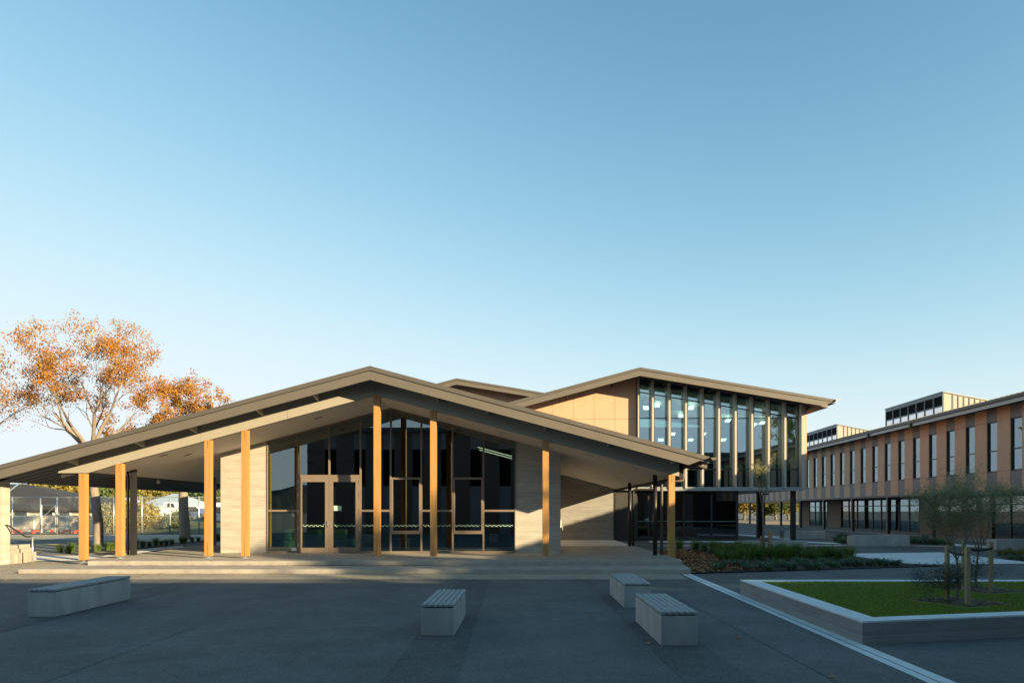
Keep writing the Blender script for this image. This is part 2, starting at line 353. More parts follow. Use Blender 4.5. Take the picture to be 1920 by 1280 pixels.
# sloping canopy soffit and its edge beam in lengths
SZ = 5.48
def sz(x): return SZ-MS*abs(x-RX)
b = MB(); gable(b, -13.6, 5.34, SZ+.03, .03, 22.02, 24.60)
for xa_, xb_ in ((-13.6, -8.84), (.10, 5.34)): b.prism([(xa_,sz(xa_)),(xb_,sz(xb_)),(xb_,sz(xb_)+.03),(xa_,sz(xa_)+.03)], 24.60, 35.3)
b.build('soffit', K['soffit'], hall)
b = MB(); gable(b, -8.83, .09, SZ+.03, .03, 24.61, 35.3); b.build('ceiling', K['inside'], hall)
b = MB(); gable(b, -14.5, 5.36, SZ+.50, .45, 21.96, 22.0); b.build('beam_backing', K['dark'], hall)
js = [-14.55, px(212,21.9), px(377,21.9), px(539.5,21.9), RX, px(868,21.9), px(1032,21.9), px(1196.5,21.9), 5.36]
for i in range(8):
    xa, xb = js[i]+.004, js[i+1]-.004
    b = MB()
    if i == 0:
        b.prism([(xa,2.99),(-13.6,2.99),(xb,sz(xb)),(xb,sz(xb)+.53),(xa,sz(xa)+.53)], 21.88, 21.96)
    else: b.prism([(xa,sz(xa)),(xb,sz(xb)),(xb,sz(xb)+.53),(xa,sz(xa)+.53)], 21.88, 21.96)
    b.build('edge_beam', K['beam'], hall)
b = MB(); b.prism([(-14.55,2.99),(-13.6,2.99),(-13.6,3.02),(-14.55,3.02)], 21.96, 35.3); b.prism([(-14.55,3.02),(-14.5,3.02),(-14.5,3.3),(-14.55,3.3)], 21.96, 35.3)
b.build('soffit_edge', K['dark'], hall)
for x in (px(136,21.6), px(262,21.6), px(362,21.6), px(487,21.6), px(592,21.6), px(820,21.6), px(914,21.6), px(1022,21.6), px(1142,21.6), px(1262,21.6)):
    b = MB(); z = rz(x)-.20
    b.add([(x-.03,21.08,z-.12),(x+.03,21.08,z-.12),(x+.03,21.87,z-.24),(x-.03,21.87,z-.24),(x-.03,21.08,z),(x+.03,21.08,z),(x+.03,21.87,z),(x-.03,21.87,z)],
          [(3,2,1,0),(4,5,6,7),(0,1,5,4),(1,2,6,5),(2,3,7,6),(3,0,4,7)])
    b.build('outrigger', K['beam'], hall)
# recessed downlight slots, and the dome camera
for (x, y) in ((286,799.7),(249,830),(201,822.7),(1,1),(845,785),(943,811),(592,823.5),(352,852.5),(307,853.5),(1107,853),(1082,873),(1191,877.7),(1155,893.5),(598,783)):
    if x < 5: continue
    # intersect picture ray with the soffit
    rx_, rz_ = (x-960)/1280, -(y-956)/1280
    sgn = -1 if x < 720 else 1
    # 1.8+rz*Y = SZ - MS*sgn*(rx*Y-RX)
    Y = (SZ-1.8+MS*sgn*RX)/(rz_+MS*sgn*rx_) if abs(rz_+MS*sgn*rx_) > 1e-6 else 0
    if not 22.2 < Y < 35: continue
    X = rx_*Y; b = MB(); z = sz(X)-.004; dxs = .13
    b.add([(X-dxs,Y-.06,sz(X-dxs)-.004),(X+dxs,Y-.06,sz(X+dxs)-.004),(X+dxs,Y+.06,sz(X+dxs)-.004),(X-dxs,Y+.06,sz(X-dxs)-.004),
           (X-dxs,Y-.06,sz(X-dxs)-.0),(X+dxs,Y-.06,sz(X+dxs)-.0),(X+dxs,Y+.06,sz(X+dxs)-.0),(X-dxs,Y+.06,sz(X-dxs)-.0)],
          [(3,2,1,0),(0,1,5,4),(1,2,6,5),(2,3,7,6),(3,0,4,7)])
    b.build('downlight', K['black'], hall)
b = MB(); X, Y = px(297,26.5), 26.5
b.tube([(X,Y,sz(X)),(X,Y,sz(X)-.08)], .05, 10); 
b.tube([(X,Y,sz(X)-.08),(X,Y,sz(X)-.12),(X,Y,sz(X)-.15)], [.07,.06,.02], 12)
b.build('dome_camera', K['white'], hall, smooth=True)
# timber columns
def column(xl):
    y0 = 21.86
    b = MB(); top = min(sz(xl), sz(xl+.2))-.0
    zb = .33 if xl > -13.3 else .20
    w_ = .2; xm = xl+w_/2
    for za_, zb_ in ((zb, zb+.42), (top-.22, top+.03)):
        b.box(xl, xm-.007, y0, y0+.2, za_, zb_); b.box(xm+.007, xl+w_, y0, y0+.2, za_, zb_)
    b.box(xl, xl+w_, y0, y0+.2, zb+.421, top-.221)
    c = b.build('column', K['timber'], hall)
    p = MB(); p.box(xm-.006, xm+.006, y0+.04, y0+.16, zb-.07, zb+.4); p.box(xm-.08, xm+.08, y0+.02, y0+.18, zb-.07, zb-.055)
    p.build('base_plate', K['galv'], c)
for l in (147.5, 216.5, 383, 452.3, 700.5, 806.5, 1017.5, 1254): column(px(l, 21.86))
# steel posts and rainwater pipes
for x, y in ((4.9,23.4),(5.05,29.3)):
    MB().tube([(x,y,.26),(x,y,sz(x)+.02)], .075, 16).build('steel_post', K['black'], hall, smooth=True)
for x, y in ((-13.0,23.45),(-12.93,29.6)):
    MB().box(x-.08,x+.08,y-.08,y+.08,.26,sz(x)+.02).build('steel_post', K['black'], hall)
MB().tube([(-13.22,23.5,.2),(-13.22,23.5,sz(-13.22)+.02)], .045, 10).build('downpipe', K['black'], hall, smooth=True)
def bend(pts, r, mt, parent, name='downpipe'):
    out = [Vector(pts[0])]
    for i in range(1, len(pts)-1):
        p, q, s_ = Vector(pts[i-1]), Vector(pts[i]), Vector(pts[i+1])
        a = q+(p-q).normalized()*.12; c = q+(s_-q).normalized()*.12
        for t in (0,.25,.5,.75,1): out.append((1-t)**2*a+2*t*(1-t)*q+t*t*c)
    out.append(Vector(pts[-1]))
    return MB().tube(out, r, 10).build(name, mt, parent, smooth=True)
bend([(px(1240.5,23.5),23.5,.2),(px(1240.5,23.5),23.5,pz(901,23.5)),(px(1281,23.5),23.5,pz(901,23.5)),(px(1281,23.5),23.5,3.3)], .05, K['fascia'], hall)
bend([(5.22,29.4,.2),(5.22,29.4,2.68),(6.19,29.4,2.68),(6.19,29.4,3.3)], .05, K['black'], hall)
# walls
WY = 24.6
def wallgable(b, x0, x1, y0, y1, z0=.26):
    pts = [(x0,z0),(x1,z0),(x1,sz(x1)-.002)]
    if x0 < RX < x1: pts.append((RX, SZ-.002))
    b.prism(pts+[(x0,sz(x0)-.002)], y0, y1)
b = MB(); wallgable(b, -10.5, px(500,WY), WY, 35.2); b.build('concrete_wall', K['boardc'], hall)
b = MB(); wallgable(b, px(966.5,WY), 1.75, WY, 35.2); b.build('concrete_wall', K['boardc'], hall)
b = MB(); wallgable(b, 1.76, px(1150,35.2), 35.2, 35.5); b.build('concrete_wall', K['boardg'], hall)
# small white cabinet on wall corner
b = MB(); b.box(1.74,1.84,25.5,25.62,1.15,1.42); b.tube([(1.84,25.56,1.2),(1.9,25.56,1.2),(1.9,25.56,1.05)], .02, 6); b.build('wall_tap', K['white'], hall)
# interior shell
x0, x1 = px(500,WY), px(966.5,WY)
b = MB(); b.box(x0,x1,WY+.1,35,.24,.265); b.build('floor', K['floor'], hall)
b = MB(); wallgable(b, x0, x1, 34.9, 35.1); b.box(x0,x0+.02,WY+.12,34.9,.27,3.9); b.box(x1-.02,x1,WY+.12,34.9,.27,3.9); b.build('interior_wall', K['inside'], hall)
# glazing: eight bays
mx = [px(v, WY) for v in (500.5,558,617.5,676,732.5,790,849,906.5,966.5)]
def zz(y): return pz(y, WY)
def poly_pane(b, xa, xb, za, zb=None, y=WY+.03, th=.012):
    zt = (lambda x: sz(x)-.06) if zb is None else (lambda x: zb)
    pts = [(xa,za),(xb,za),(xb,zt(xb)),(xa,zt(xa))]
    if zb is None and xa < RX-.02 < xb-.02: pts = [(xa,za),(xb,za),(xb,zt(xb)),(RX,zt(RX)),(xa,zt(xa))]
    b.prism(pts, y, y+th)
F = .028
spec = {0:('t',[zz(957)]),1:('d',[]),2:('d',[]),3:('t',[zz(957)]),4:('o',[zz(896.5),zz(998.5)]),5:('t',[zz(957)]),6:('o',[zz(896.5),zz(998.5)]),7:('t',[zz(957)])}
zd = zz(893.5)
for i in range(8):
    xa, xb = mx[i], mx[i+1]; kind, tr = spec[i]
    b = MB(); y0, y1 = WY-.03, WY+.10
    zb_ = zd if kind == 'd' else .26
    b.prism([(xa+.001,zb_),(xa+F,zb_),(xa+F,sz(xa+F)-.002),(xa+.001,sz(xa)-.002)], y0, y1)
    b.prism([(xb-F,zb_),(xb-.001,zb_),(xb-.001,sz(xb)-.002),(xb-F,sz(xb-F)-.002)], y0, y1)
    b.prism([(xa+F,sz(xa+F)-.002),(xb-F,sz(xb-F)-.002),(xb-F,sz(xb-F)-.075),(xa+F,sz(xa+F)-.075)], y0+.01, y1)
    b.box(xa+F, xb-F, y0+.005, y1, zb_, zb_+.07)
    for z in tr: b.box(xa+F, xb-F, y0+.008, y1-.01, z-.035, z+.035)
    if kind == 'o':
        b.box(xa+F, xa+F+.05, y0-.015, y1-.02, tr[1]+.035, tr[0]-.035); b.box(xb-F-.05, xb-F, y0-.015, y1-.02, tr[1]+.035, tr[0]-.035)
        b.box(xa+F+.05, xb-F-.05, y0-.015, y1-.02, tr[1]+.035, tr[1]+.08)
    f = b.build('window', K['trim'], hall)
    lv = [zb_+.07]+sorted(tr); 
    for k, z in enumerate(lv):
        p = MB(); za = z+(.035 if k else 0)
        if k < len(lv)-1: poly_pane(p, xa+F, xb-F, za, lv[k+1]-.035)
        else:
            p.prism([(xa+F,za),(xb-F,za),(xb-F,sz(xb-F)-.075),(xa+F,sz(xa+F)-.075)], WY+.03, WY+.042)
        p.build('pane', K['glass'], f)
# double door
for s_, (xa, xb) in enumerate(((mx[1]+.03, mx[2]-.004), (mx[2]+.004, mx[3]-.03))):
    b = MB(); y0, y1 = WY-.045, WY+.02; zt = zd-.035; W_ = .16
    b.box(xa, xa+W_-.02, y0, y1, .275, zt); b.box(xb-W_+.02, xb, y0, y1, .275, zt)
    b.box(xa+W_-.02, xb-W_+.02, y0+.002, y1, .275, .275+.17); b.box(xa+W_-.02, xb-W_+.02, y0+.002, y1, zt-.15, zt)
    d = b.build('door', K['trim'], hall)
    p = MB(); p.box(xa+W_-.02, xb-W_+.02, WY-.02, WY-.01, .445, zt-.15); p.build('pane', K['glass'], d)
    for zh in (.55, 1.15, 1.75, 2.35, 2.83):
        h = MB(); xh = xa-.005 if s_ == 0 else xb-.015
        h.box(xh, xh+.022, y0-.014, y0-.001, zh-.06, zh+.06); h.build('hinge', K['chrome'], d)
    if s_ == 0:
        h = MB(); h.box(xb-.075, xb-.02, y0-.02, y0-.001, 1.2, 1.42); h.tube([(xb-.05,y0-.03,1.3),(xb-.19,y0-.06,1.3)], .014, 8); h.build('handle', K['chrome'], d)
    else:
        h = MB(); h.box(xa+.16, xa+.44, WY-.028, WY-.022, 1.78, 1.96); h.build('notice', K['decal'], d)
b = MB(); b.box(mx[1]+.001,mx[1]+.028,WY-.035,WY+.05,.262,zd); b.box(mx[3]-.028,mx[3]-.001,WY-.035,WY+.05,.262,zd); b.box(mx[1]+.028,mx[3]-.028,WY-.035,WY+.05,zd-.032,zd-.001)
b.build('door_frame', K['trim'], hall)
# frosted chevron band across the glass
def band(xa, xb, y):
    b = MB(); z0 = 1.24; n = max(4, int((xb-xa)/.075)); st = (xb-xa)/n
    for i in range(n):
        a = xa+i*st
        up = i % 2
        za, zb_ = (z0-.028, z0+.028) if up else (z0+.028, z0-.028)
        b.prism([(a,za-.008),(a+st,zb_-.008),(a+st,zb_+.008),(a,za+.008)], y, y+.003)
        b.box(a+st*.35, a+st*.65, y, y+.003, z0+.028*(1 if not up else -1)-.006, z0+.028*(1 if not up else -1)+.006)
    return b
for i in (1,2): band(mx[i]+.19, mx[i+1]-.18, WY-.026).build('glass_band', K['decal'], hall)
for i in (3,4,5,6,7): band(mx[i]+.06, mx[i+1]-.06, WY+.024).build('glass_band', K['decal'], hall)
# wheelchair symbol
def wheelchair(cx, cy, cz, s, mt, parent, name='access_symbol'):
    b = MB(); y = cy
    def arc(ox, oz, r, a0, a1, t, n=14):
        for i in range(n):
            p, q = R(a0+(a1-a0)*i/n), R(a0+(a1-a0)*(i+1)/n)
            b.prism([(ox+math.cos(p)*(r-t),oz+math.sin(p)*(r-t)),(ox+math.cos(p)*r,oz+math.sin(p)*r),(ox+math.cos(q)*r,oz+math.sin(q)*r),(ox+math.cos(q)*(r-t),oz+math.sin(q)*(r-t))], y, y+.003)
    def bar(x0,z0,x1,z1,t):
        dx, dz = x1-x0, z1-z0; L = math.hypot(dx,dz); nx, nz = -dz/L*t/2, dx/L*t/2
        b.prism([(x0+nx,z0+nz),(x1+nx,z1+nz),(x1-nx,z1-nz),(x0-nx,z0-nz)], y, y+.003)
    arc(cx-.05*s, cz-.15*s, .26*s, 110, 380, .07*s)
    arc(cx-.08*s, cz+.40*s, .08*s, 0, 360, .08*s, 10)
    bar(cx-.08*s, cz+.30*s, cx-.05*s, cz, .09*s); bar(cx-.06*s, cz+.02*s, cx+.2*s, cz+.02*s, .08*s)
    bar(cx+.17*s, cz+.03*s, cx+.29*s, cz-.33*s, .08*s); bar(cx+.27*s, cz-.33*s, cx+.38*s, cz-.29*s, .06*s); bar(cx-.07*s, cz+.17*s, cx+.16*s, cz+.17*s, .06*s)
    return b.build(name, mt, parent)
wheelchair(px(549.5,WY), WY+.022, zz(965), .17, K['white'], hall)
b = MB(); b.box(px(546,WY), px(556.5,WY), WY+.022, WY+.026, zz(1032), zz(1026.5))
b.build('notice', K['white'], hall)
# ------------------------------------------------------------------ things inside the hall
def lounge_chair(loc, rzv, m, label, w_=.7, group=None, back=True):
    t = thing('lounge_chair', label, 'chair', loc, rzv, group)
    MB().box(-w_/2,w_/2,-.32,.32,.12,.42).build('seat', m, t, local=True, bevel=.03)
    if back: MB().box(-w_/2,w_/2,.2,.34,.42,.82).build('backrest', m, t, local=True, bevel=.03)
    for sx in (-1,1):
        for sy in (-1,1): MB().box(sx*(w_/2-.06)-.02,sx*(w_/2-.06)+.02,sy*.27-.02,sy*.27+.02,0,.12).build('leg', K['black'], t, local=True)
    return t
lounge_chair((px(536,25.6),25.6,.265), R(170), K['green'], 'pale green high-backed chair just inside the glass left of the doors')
lounge_chair((px(598,26.0),26.0,.265), R(185), K['green'], 'pale green chair seen through the left door leaf', .75)
lounge_chair((px(643,26.1),26.1,.265), R(160), K['green'], 'pale green chair seen through the right door leaf')
bt = thing('bookshelf', 'low wooden shelf with coloured books inside left of the doors', 'shelf', (px(555,25.7),25.7,.265))
MB().box(-.2,.2,-.15,.15,0,.05).box(-.2,-.17,-.15,.15,.05,.8).box(.17,.2,-.15,.15,.05,.8).box(-.17,.17,-.15,.15,.4,.43).box(-.2,.2,-.15,.15,.8,.84).build('frame', K['timber'], bt, local=True)
for i in range(6):
    MB().box(-.16+i*.05,-.12+i*.05,-.1,.1,.43,.6+.03*(i%3)).build('book', K[('yellow','red','green','white','teal','yellow')[i]], bt, local=True)
tb = thing('wooden_stool', 'small wooden stool behind the glass between the middle posts', 'stool', (px(758,26.5),26.5,.265))
MB().box(-.22,.22,-.2,.2,.42,.46).build('seat', K['timber'], tb, local=True)
for sx in (-1,1):
    for sy in (-1,1): MB().box(sx*.17-.02,sx*.17+.02,sy*.15-.02,sy*.15+.02,0,.42).build('leg', K['timber'], tb, local=True)
STRIP = lamp_mat('strip_lamp', (1,.85,.6), 1.1)
for k, dy in enumerate((0, 1.2)):
    Y = 27.6+dy
    xa, xb = px(896,27.6), .0
    b = MB(); b.prism([(xa,sz(xa)-.35),(xb,sz(xb)-.35),(xb,sz(xb)-.325),(xa,sz(xa)-.325)], Y, Y+.03)
    tag(b.build('ceiling_lamp', STRIP), ('front' if k == 0 else 'rear')+' one of two lit strip lamps sloping under the hall ceiling', 'lamp', 'strip lamps in the hall')
tag(MB().box(px(761,27.2)-.03,px(761,27.2)+.03,27.2,27.3,.265,sz(px(761,27.2))-.01).build('interior_post', K['beam']), 'slim pale post standing inside the hall behind the glass', 'post')

# ------------------------------------------------------------------ glazed two-storey block
lib = thing('library_block', 'two-storey block with finned upper glazing under an asymmetric gable roof', 'building', (6.4, 35.5, .2))
UX, UZ, UF = 6.39, 8.92, 34.06
mL, mR = .267, .165
b = MB(); gable(b, -3.2, 16.15, UZ-.02, .17, UF+.08, 47, xr=UX, ml=mL, mr=mR); b.build('roof', K['roofm'], lib)
b = MB(); gable(b, -3.2, 16.0, UZ-.145, .275, UF, UF+.07, cutr=.50, xr=UX, ml=mL, mr=mR); b.build('fascia', K['fascia'], lib)
b = MB(); gable(b, -3.2, 16.2, UZ, .132, UF-.03, UF+.075, cutr=.2, xr=UX, ml=mL, mr=mR); b.build('flashing', K['flash'], lib)
b = MB(); gable(b, -3.2, 16.0, UZ-.125, .03, UF+.02, UF+.06, cutr=.0, xr=UX, ml=mL, mr=mR); b.build('shadow_gap', K['dark'], lib)
ze = UZ-mR*(16.2-UX)
b = MB(); b.prism([(16.1,ze-.1),(16.38,ze+.02),(16.38,ze+.05),(16.1,ze+.0)], UF-.12, 47); b.build('gutter', K['zinc'], lib)
b = MB(); gable(b, -2.8, 15.5, UZ-.19, .05, UF+.1, 46.5, xr=UX, ml=mL, mr=mR); b.build('soffit', K['dark'], lib)
b = MB(); b.prism([(15.4,UZ-mR*9.01-.24),(15.85,UZ-mR*9.46-.24),(15.85,UZ-mR*9.46-.42),(15.4,UZ-mR*9.01-.42)], UF+.2, 46); b.build('eave_lining', K['trim'], lib)
def uz(x): return UZ-(mL*(UX-x) if x < UX else mR*(x-UX))
GY = 35.65
for x in (px(1150,35), px(1064,35), px(980,35), px(1246,35), px(1332,35), px(1418,35)):
    b = MB(); z = uz(x)-.24
    b.add([(x-.03,UF+.08,z-.06),(x+.03,UF+.08,z-.06),(x+.03,GY-.15,z-.2),(x-.03,GY-.15,z-.2),(x-.03,UF+.08,z),(x+.03,UF+.08,z),(x+.03,GY-.15,z),(x-.03,GY-.15,z)],
          [(3,2,1,0),(4,5,6,7),(0,1,5,4),(1,2,6,5),(2,3,7,6),(3,0,4,7)])
    b.build('outrigger', K['dark'], lib)
# panelled wall left of the glazing
def pwall(bm, x0, x1, y, zb, ztop, xj, zj, gap=.012):
    cut = [x0]+[j for j in xj if x0 < j < x1]+[x1]
    for i in range(len(cut)-1):
        a, c = cut[i]+gap/2, cut[i+1]-gap/2
        rows = [zb]+list(zj)+[None]
        for k in range(len(rows)-1):
            z0_ = rows[k]+gap/2
            ta, tc_ = ztop(a), ztop(c)
            z1a, z1c = (ta, tc_) if rows[k+1] is None else (min(rows[k+1]-gap/2, ta), min(rows[k+1]-gap/2, tc_))
            if z1a <= z0_+.02 and z1c <= z0_+.02: continue
            if z1a <= z0_+.02:
                t = (z0_-z1a)/(z1c-z1a); bm.prism([(a+(c-a)*t, z0_),(c,z0_),(c,z1c)], y, y+.03)
            else: bm.prism([(a,z0_),(c,z0_),(c,z1c),(a,z1a)], y, y+.03)
wy = 35.55
b = MB(); pwall(b, -1.5, px(1193,wy), wy, 2.9, lambda x: uz(x)-.25, [px(v,wy) for v in (957.5,996,1035.5,1075,1114,1153)], [pz(785.5,wy)])
b.build('wall_panel', K['orange'], lib)
b = MB(); b.box(-1.5, px(1194,wy), wy+.03, wy+.3, .2, 6.3); b.prism([(-1.5,6.3),(px(1194,wy),6.3),(px(1194,wy),8.5),(UX,8.6),(-1.5,6.55)], wy+.03, wy+.2); b.build('wall', K['dark'], lib)
# right pier and side wall
b = MB(); b.box(px(1503,GY), px(1510.5,GY), 35.5, 46, 2.87, 7.28); b.build('pier', K['orange'], lib)
b = MB(); b.box(px(1497,GY), px(1502.7,GY), 35.25, 35.6, 2.87, 7.32); b.build('pier_trim', K['fin'], lib)
# floor slab and soffit
b = MB(); b.box(px(1150,35.6), px(1500,GY), 35.3, 47, 2.84, 3.0); b.build('floor_slab', K['zinc'], lib)
b = MB(); b.box(px(1194,GY), px(1500,GY), 35.28, 35.32, 2.80, 2.90); b.build('sill_flashing', K['zinc'], lib)
fx = [px(v, 35.2)-.0 for v in (1197,1224.5,1255.7,1286.8,1317.9,1348.8,1379.9,1411,1442,1473,1499)]
for i, x in enumerate(fx[:-1]):
    b = MB(); b.box(x-.05 if i else x-.02, x+.05, 35.22, 35.6, 2.92, uz(x)-.27); b.build('fin', K['fin'], lib)
zs, zm = pz(879.5,GY), pz(784,GY)
for i in range(10):
    xa, xb = fx[i]*GY/35.2+.03, fx[i+1]*GY/35.2-.03
    if i == 9: xb = px(1497.5,GY)
    zt = lambda x: uz(x)-.30
    zu = lambda x: uz(x)-.30-.62
    b = MB()
    b.box(xa, xa+.04, GY-.04, GY+.06, 2.92, zt(xa+.04)); b.box(xb-.04, xb, GY-.04, GY+.06, 2.92, zt(xb))
    xi, xj = xa+.04, xb-.04
    b.box(xi, xj, GY-.035, GY+.06, 2.92, 2.97); b.box(xi, xj, GY-.035, GY+.06, zs-.035, zs+.035)
    if i < 9: b.box(xi, xj, GY-.03, GY+.06, zm-.025, zm+.025)
    else: b.box(xi, xj, GY-.03, GY+.06, zm-.025, zm+.02)
    b.prism([(xi,zu(xi)-.025),(xj,zu(xj)-.025),(xj,zu(xj)+.025),(xi,zu(xi)+.025)], GY-.028, GY+.06)
    f = b.build('window', K['black'], lib)
    for lo, hi in ((None,0),(1,1),(2,2),(3,3)):
        p = MB()
        if hi == 0: p.box(xi, xj, GY, GY+.012, 2.97, zs-.035)
        elif hi == 1: p.box(xi, xj, GY, GY+.012, zs+.035, zm-.025)
        elif hi == 2:
            if zu(xj)-.025 <= zm+.03: continue
            p.prism([(xi,zm+.025),(xj,zm+.025),(xj,zu(xj)-.025),(xi,zu(xi)-.025)], GY, GY+.012)
        else: p.prism([(xi,zu(xi)+.025),(xj,zu(xj)+.025),(xj,zt(xj)),(xi,zt(xi))], GY, GY+.012)
        p.build('pane', K['glassu'], f)
# spandrel back, interior shell of the upper room
b = MB(); b.box(fx[0]+.1, px(1497,GY), GY+.1, GY+.14, 2.99, zs-.04); b.build('spandrel', mat('spandrel_green', (.05,.085,.075), rough=.4), lib)
b = MB(); b.box(fx[0], 15.1, GY+.15, 46.5, 3.0, 3.02); b.box(fx[0]-.1, fx[0]-.02, 35.9, 46.5, 3.02, 8.2); b.box(fx[0], 15.1, 44.5, 44.7, 3.02, 7.2); b.build('interior_wall', K['inside'], lib)
b = MB(); b.prism([(fx[0],uz(fx[0])-.5),(15.1,uz(15.1)-.3),(15.1,uz(15.1)-.26),(fx[0],uz(fx[0])-.46)], GY+.2, 46.3); b.build('ceiling', K['soffit'], lib)
# ground-floor glazing under the block
LY = 35.9
lx = [px(v, LY) for v in (1152,1194,1216,1240,1282,1334,1381)]
for i in range(6):
    xa, xb = lx[i]+.003, lx[i+1]-.003
    b = MB(); b.box(xa, xa+.04, LY-.03, LY+.08, .2, 2.84); b.box(xb-.04, xb, LY-.03, LY+.08, .2, 2.84)
    b.box(xa+.04, xb-.04, LY-.025, LY+.08, .2, .28); b.box(xa+.04, xb-.04, LY-.025, LY+.08, 2.74, 2.84)
    isd = i in (1,2)
    f = b.build('door' if isd else 'window', K['black'], lib)
    MB().box(xa+.04, xb-.04, LY, LY+.012, .28, 2.74).build('pane', K['glassb'], f)
    if isd and i == 1:
        h = MB(); h.box(xb-.05,xb-.01,LY-.06,LY-.031,1.2,1.4); h.tube([(xb-.03,LY-.07,1.3),(xb-.2,LY-.08,1.3)], .018, 8); h.build('handle', K['chrome'], f)
b = MB(); b.box(px(1150,35.3), px(1154,35.3), 35.25, 36.2, .262, 2.84); b.box(px(1381,35.8), px(1381,35.8)+.12, 35.86, 36.2, .2, 2.84); b.build('corner_post', K['black'], lib)
b = MB(); b.box(lx[0], lx[-1], 41, 41.2, .2, 2.84); b.box(lx[-1]+.02, lx[-1]+.1, 36.2, 47, .2, 2.84); b.box(lx[0],lx[-1],36.1,41,.19,.215); b.build('interior_wall', K['inside'], lib)
b = MB(); b.box(lx[0], lx[-1], LY-.012, LY-.004, 1.2, 1.23); b.build('glass_band', mat('frosted_line', (.12,.22,.2), rough=.5), lib)
wheelchair(px(1167.5,LY), LY-.01, pz(957,LY), .22, K['zinc'], lib)
MB().box(px(1165.5,LY), px(1170,LY), LY-.012, LY-.006, pz(966,LY), pz(962,LY)).build('notice', K['zinc'], lib)
MB().box(px(1165.5,LY), px(1172.5,LY), LY-.012, LY-.006, pz(1008,LY), pz(1004,LY)).build('notice', K['zinc'], lib)
for x, y in ((px(1487,36.0),36.0),(px(1422.5,39.8),39.8)):
    MB().box(x-.11,x+.11,y-.11,y+.11,.2,2.84).build('steel_post', K['black'], lib)
bend([(px(1429,39.5),39.5,.2),(px(1429,39.5),39.5,2.72),(px(1441,39.5),39.5,2.74)], .06, K['black'], lib)
# lamps and chairs in the upper room
ORD = ['first','second','third','fourth','fifth','sixth','seventh','eighth']
k = 0
for x, y in ((1211,765),(1232,754),(1277,776),(1296,765),(1365,777),(1239,825),(1261,814),(1295,825),(1318,814),(1356,825),(1412,797),(1430,790)):
    Y = 38.0+((k*7)%5)*1.1
    X = px(x, Y); z = pz(y, Y); z = min(z, uz(X)-.62)
    b = MB(); b.add([(X-.28,Y-.6,z),(X+.02,Y-.6,z),(X+.28,Y+.6,z),(X-.02,Y+.6,z),(X-.28,Y-.6,z+.04),(X+.02,Y-.6,z+.04),(X+.28,Y+.6,z+.04),(X-.02,Y+.6,z+.04)],
          [(3,2,1,0),(4,5,6,7),(0,1,5,4),(1,2,6,5),(2,3,7,6),(3,0,4,7)])
    tag(b.build('panel_lamp', K['lamp']), 'lit panel lamp of the upper room, '+('upper' if y < 800 else 'lower')+' row, '+ORD[(k if y < 800 else k-5) if k < 10 else k-5]+' in its row from the left', 'lamp', 'panel lamps of the upper room')
    k += 1
for x, r_, la in ((1372,20,'leftmost'),(1397,150,'second from left'),(1424,-30,'middle'),(1454,160,'second from right'),(1478,40,'rightmost')):
    t = lounge_chair((px(x,37.2),37.2,3.02), R(r_), K['teal'], la+' one of the teal chairs behind the upper glazing', 1.0, 'teal chairs behind the upper glazing')
    t.scale = (1,1,1.5)

# ------------------------------------------------------------------ small gable block behind
ub = thing('gabled_block', 'brown panelled upper block whose gable shows between the two larger roofs', 'building', (-3.4, 42, .2))
VX, VZ, VF = px(856,42), pz(709,42), 42
b = MB(); gable(b, -9, 5.5, VZ, .13, VF-.03, VF+.07, xr=VX, ml=mL, mr=mR); b.build('flashing', K['flash'], ub)
b = MB(); gable(b, -9, 5.5, VZ-.14, .24, VF, VF+.06, xr=VX, ml=mL, mr=mR); b.build('fascia', K['fascia'], ub)
b = MB(); gable(b, -9, 5.5, VZ-.03, .16, VF+.07, 55, xr=VX, ml=mL, mr=mR); b.build('roof', K['roofm'], ub)
b = MB(); pwall(b, -7, VX, VF+1, 2, lambda x: VZ-mL*(VX-x)-.22, [px(v,43) for v in (820,)], []); pwall(b, VX, 5, VF+1, 2, lambda x: VZ-mR*(x-VX)-.22, [px(v,43) for v in (891,920,951,981)], [pz(741.5,43)])
b.build('wall_panel', K['orange'], ub)
b = MB(); b.box(-7,5,VF+1.03,VF+1.2,.2,7.5); b.build('wall', K['dark'], ub)

# ------------------------------------------------------------------ classroom wing (right)
WR = -math.atan(.066)
wing = thing('classroom_wing', 'long two-storey wing with terracotta and slate panels and narrow windows', 'building', (22, 0, 0), WR)
P = 1.822; Y0, Y1 = -1.5, 97
zw0, zw1 = 3.73, 6.25; zs0, zt0 = 2.78, 6.93; ww = .82
far = []; k = -31
while 33.2+k*P < Y1-1:
    y = 33.2+k*P
    if y > Y0+1: far.append(y)
    k += 1
bo, bs = MB(), MB()
for y in far:
    a, c = y-ww, y                      # window between a and c; terracotta from c to next a
    n1 = y+P-ww
    has = y < 66
    for z0_, z1_ in ((zs0,zw0-.006),(zw0+.006,zw1-.006),(zw1+.006,zt0)):
        bo.box(-.004, .0405 if z0_ == zw0+.006 else .009, c+.005, n1-.005, z0_, z1_)
bs.box(.010, .04, Y0, Y1, zs0, zw0-.006); bs.box(.010, .04, Y0, Y1, zw1+.006, zt0); bs.box(.010,.04,66,Y1,zw0+.006,zw1-.006)
bo.build('cladding', K['orange'], wing, local=True); bs.build('cladding', K['slate'], wing, local=True)
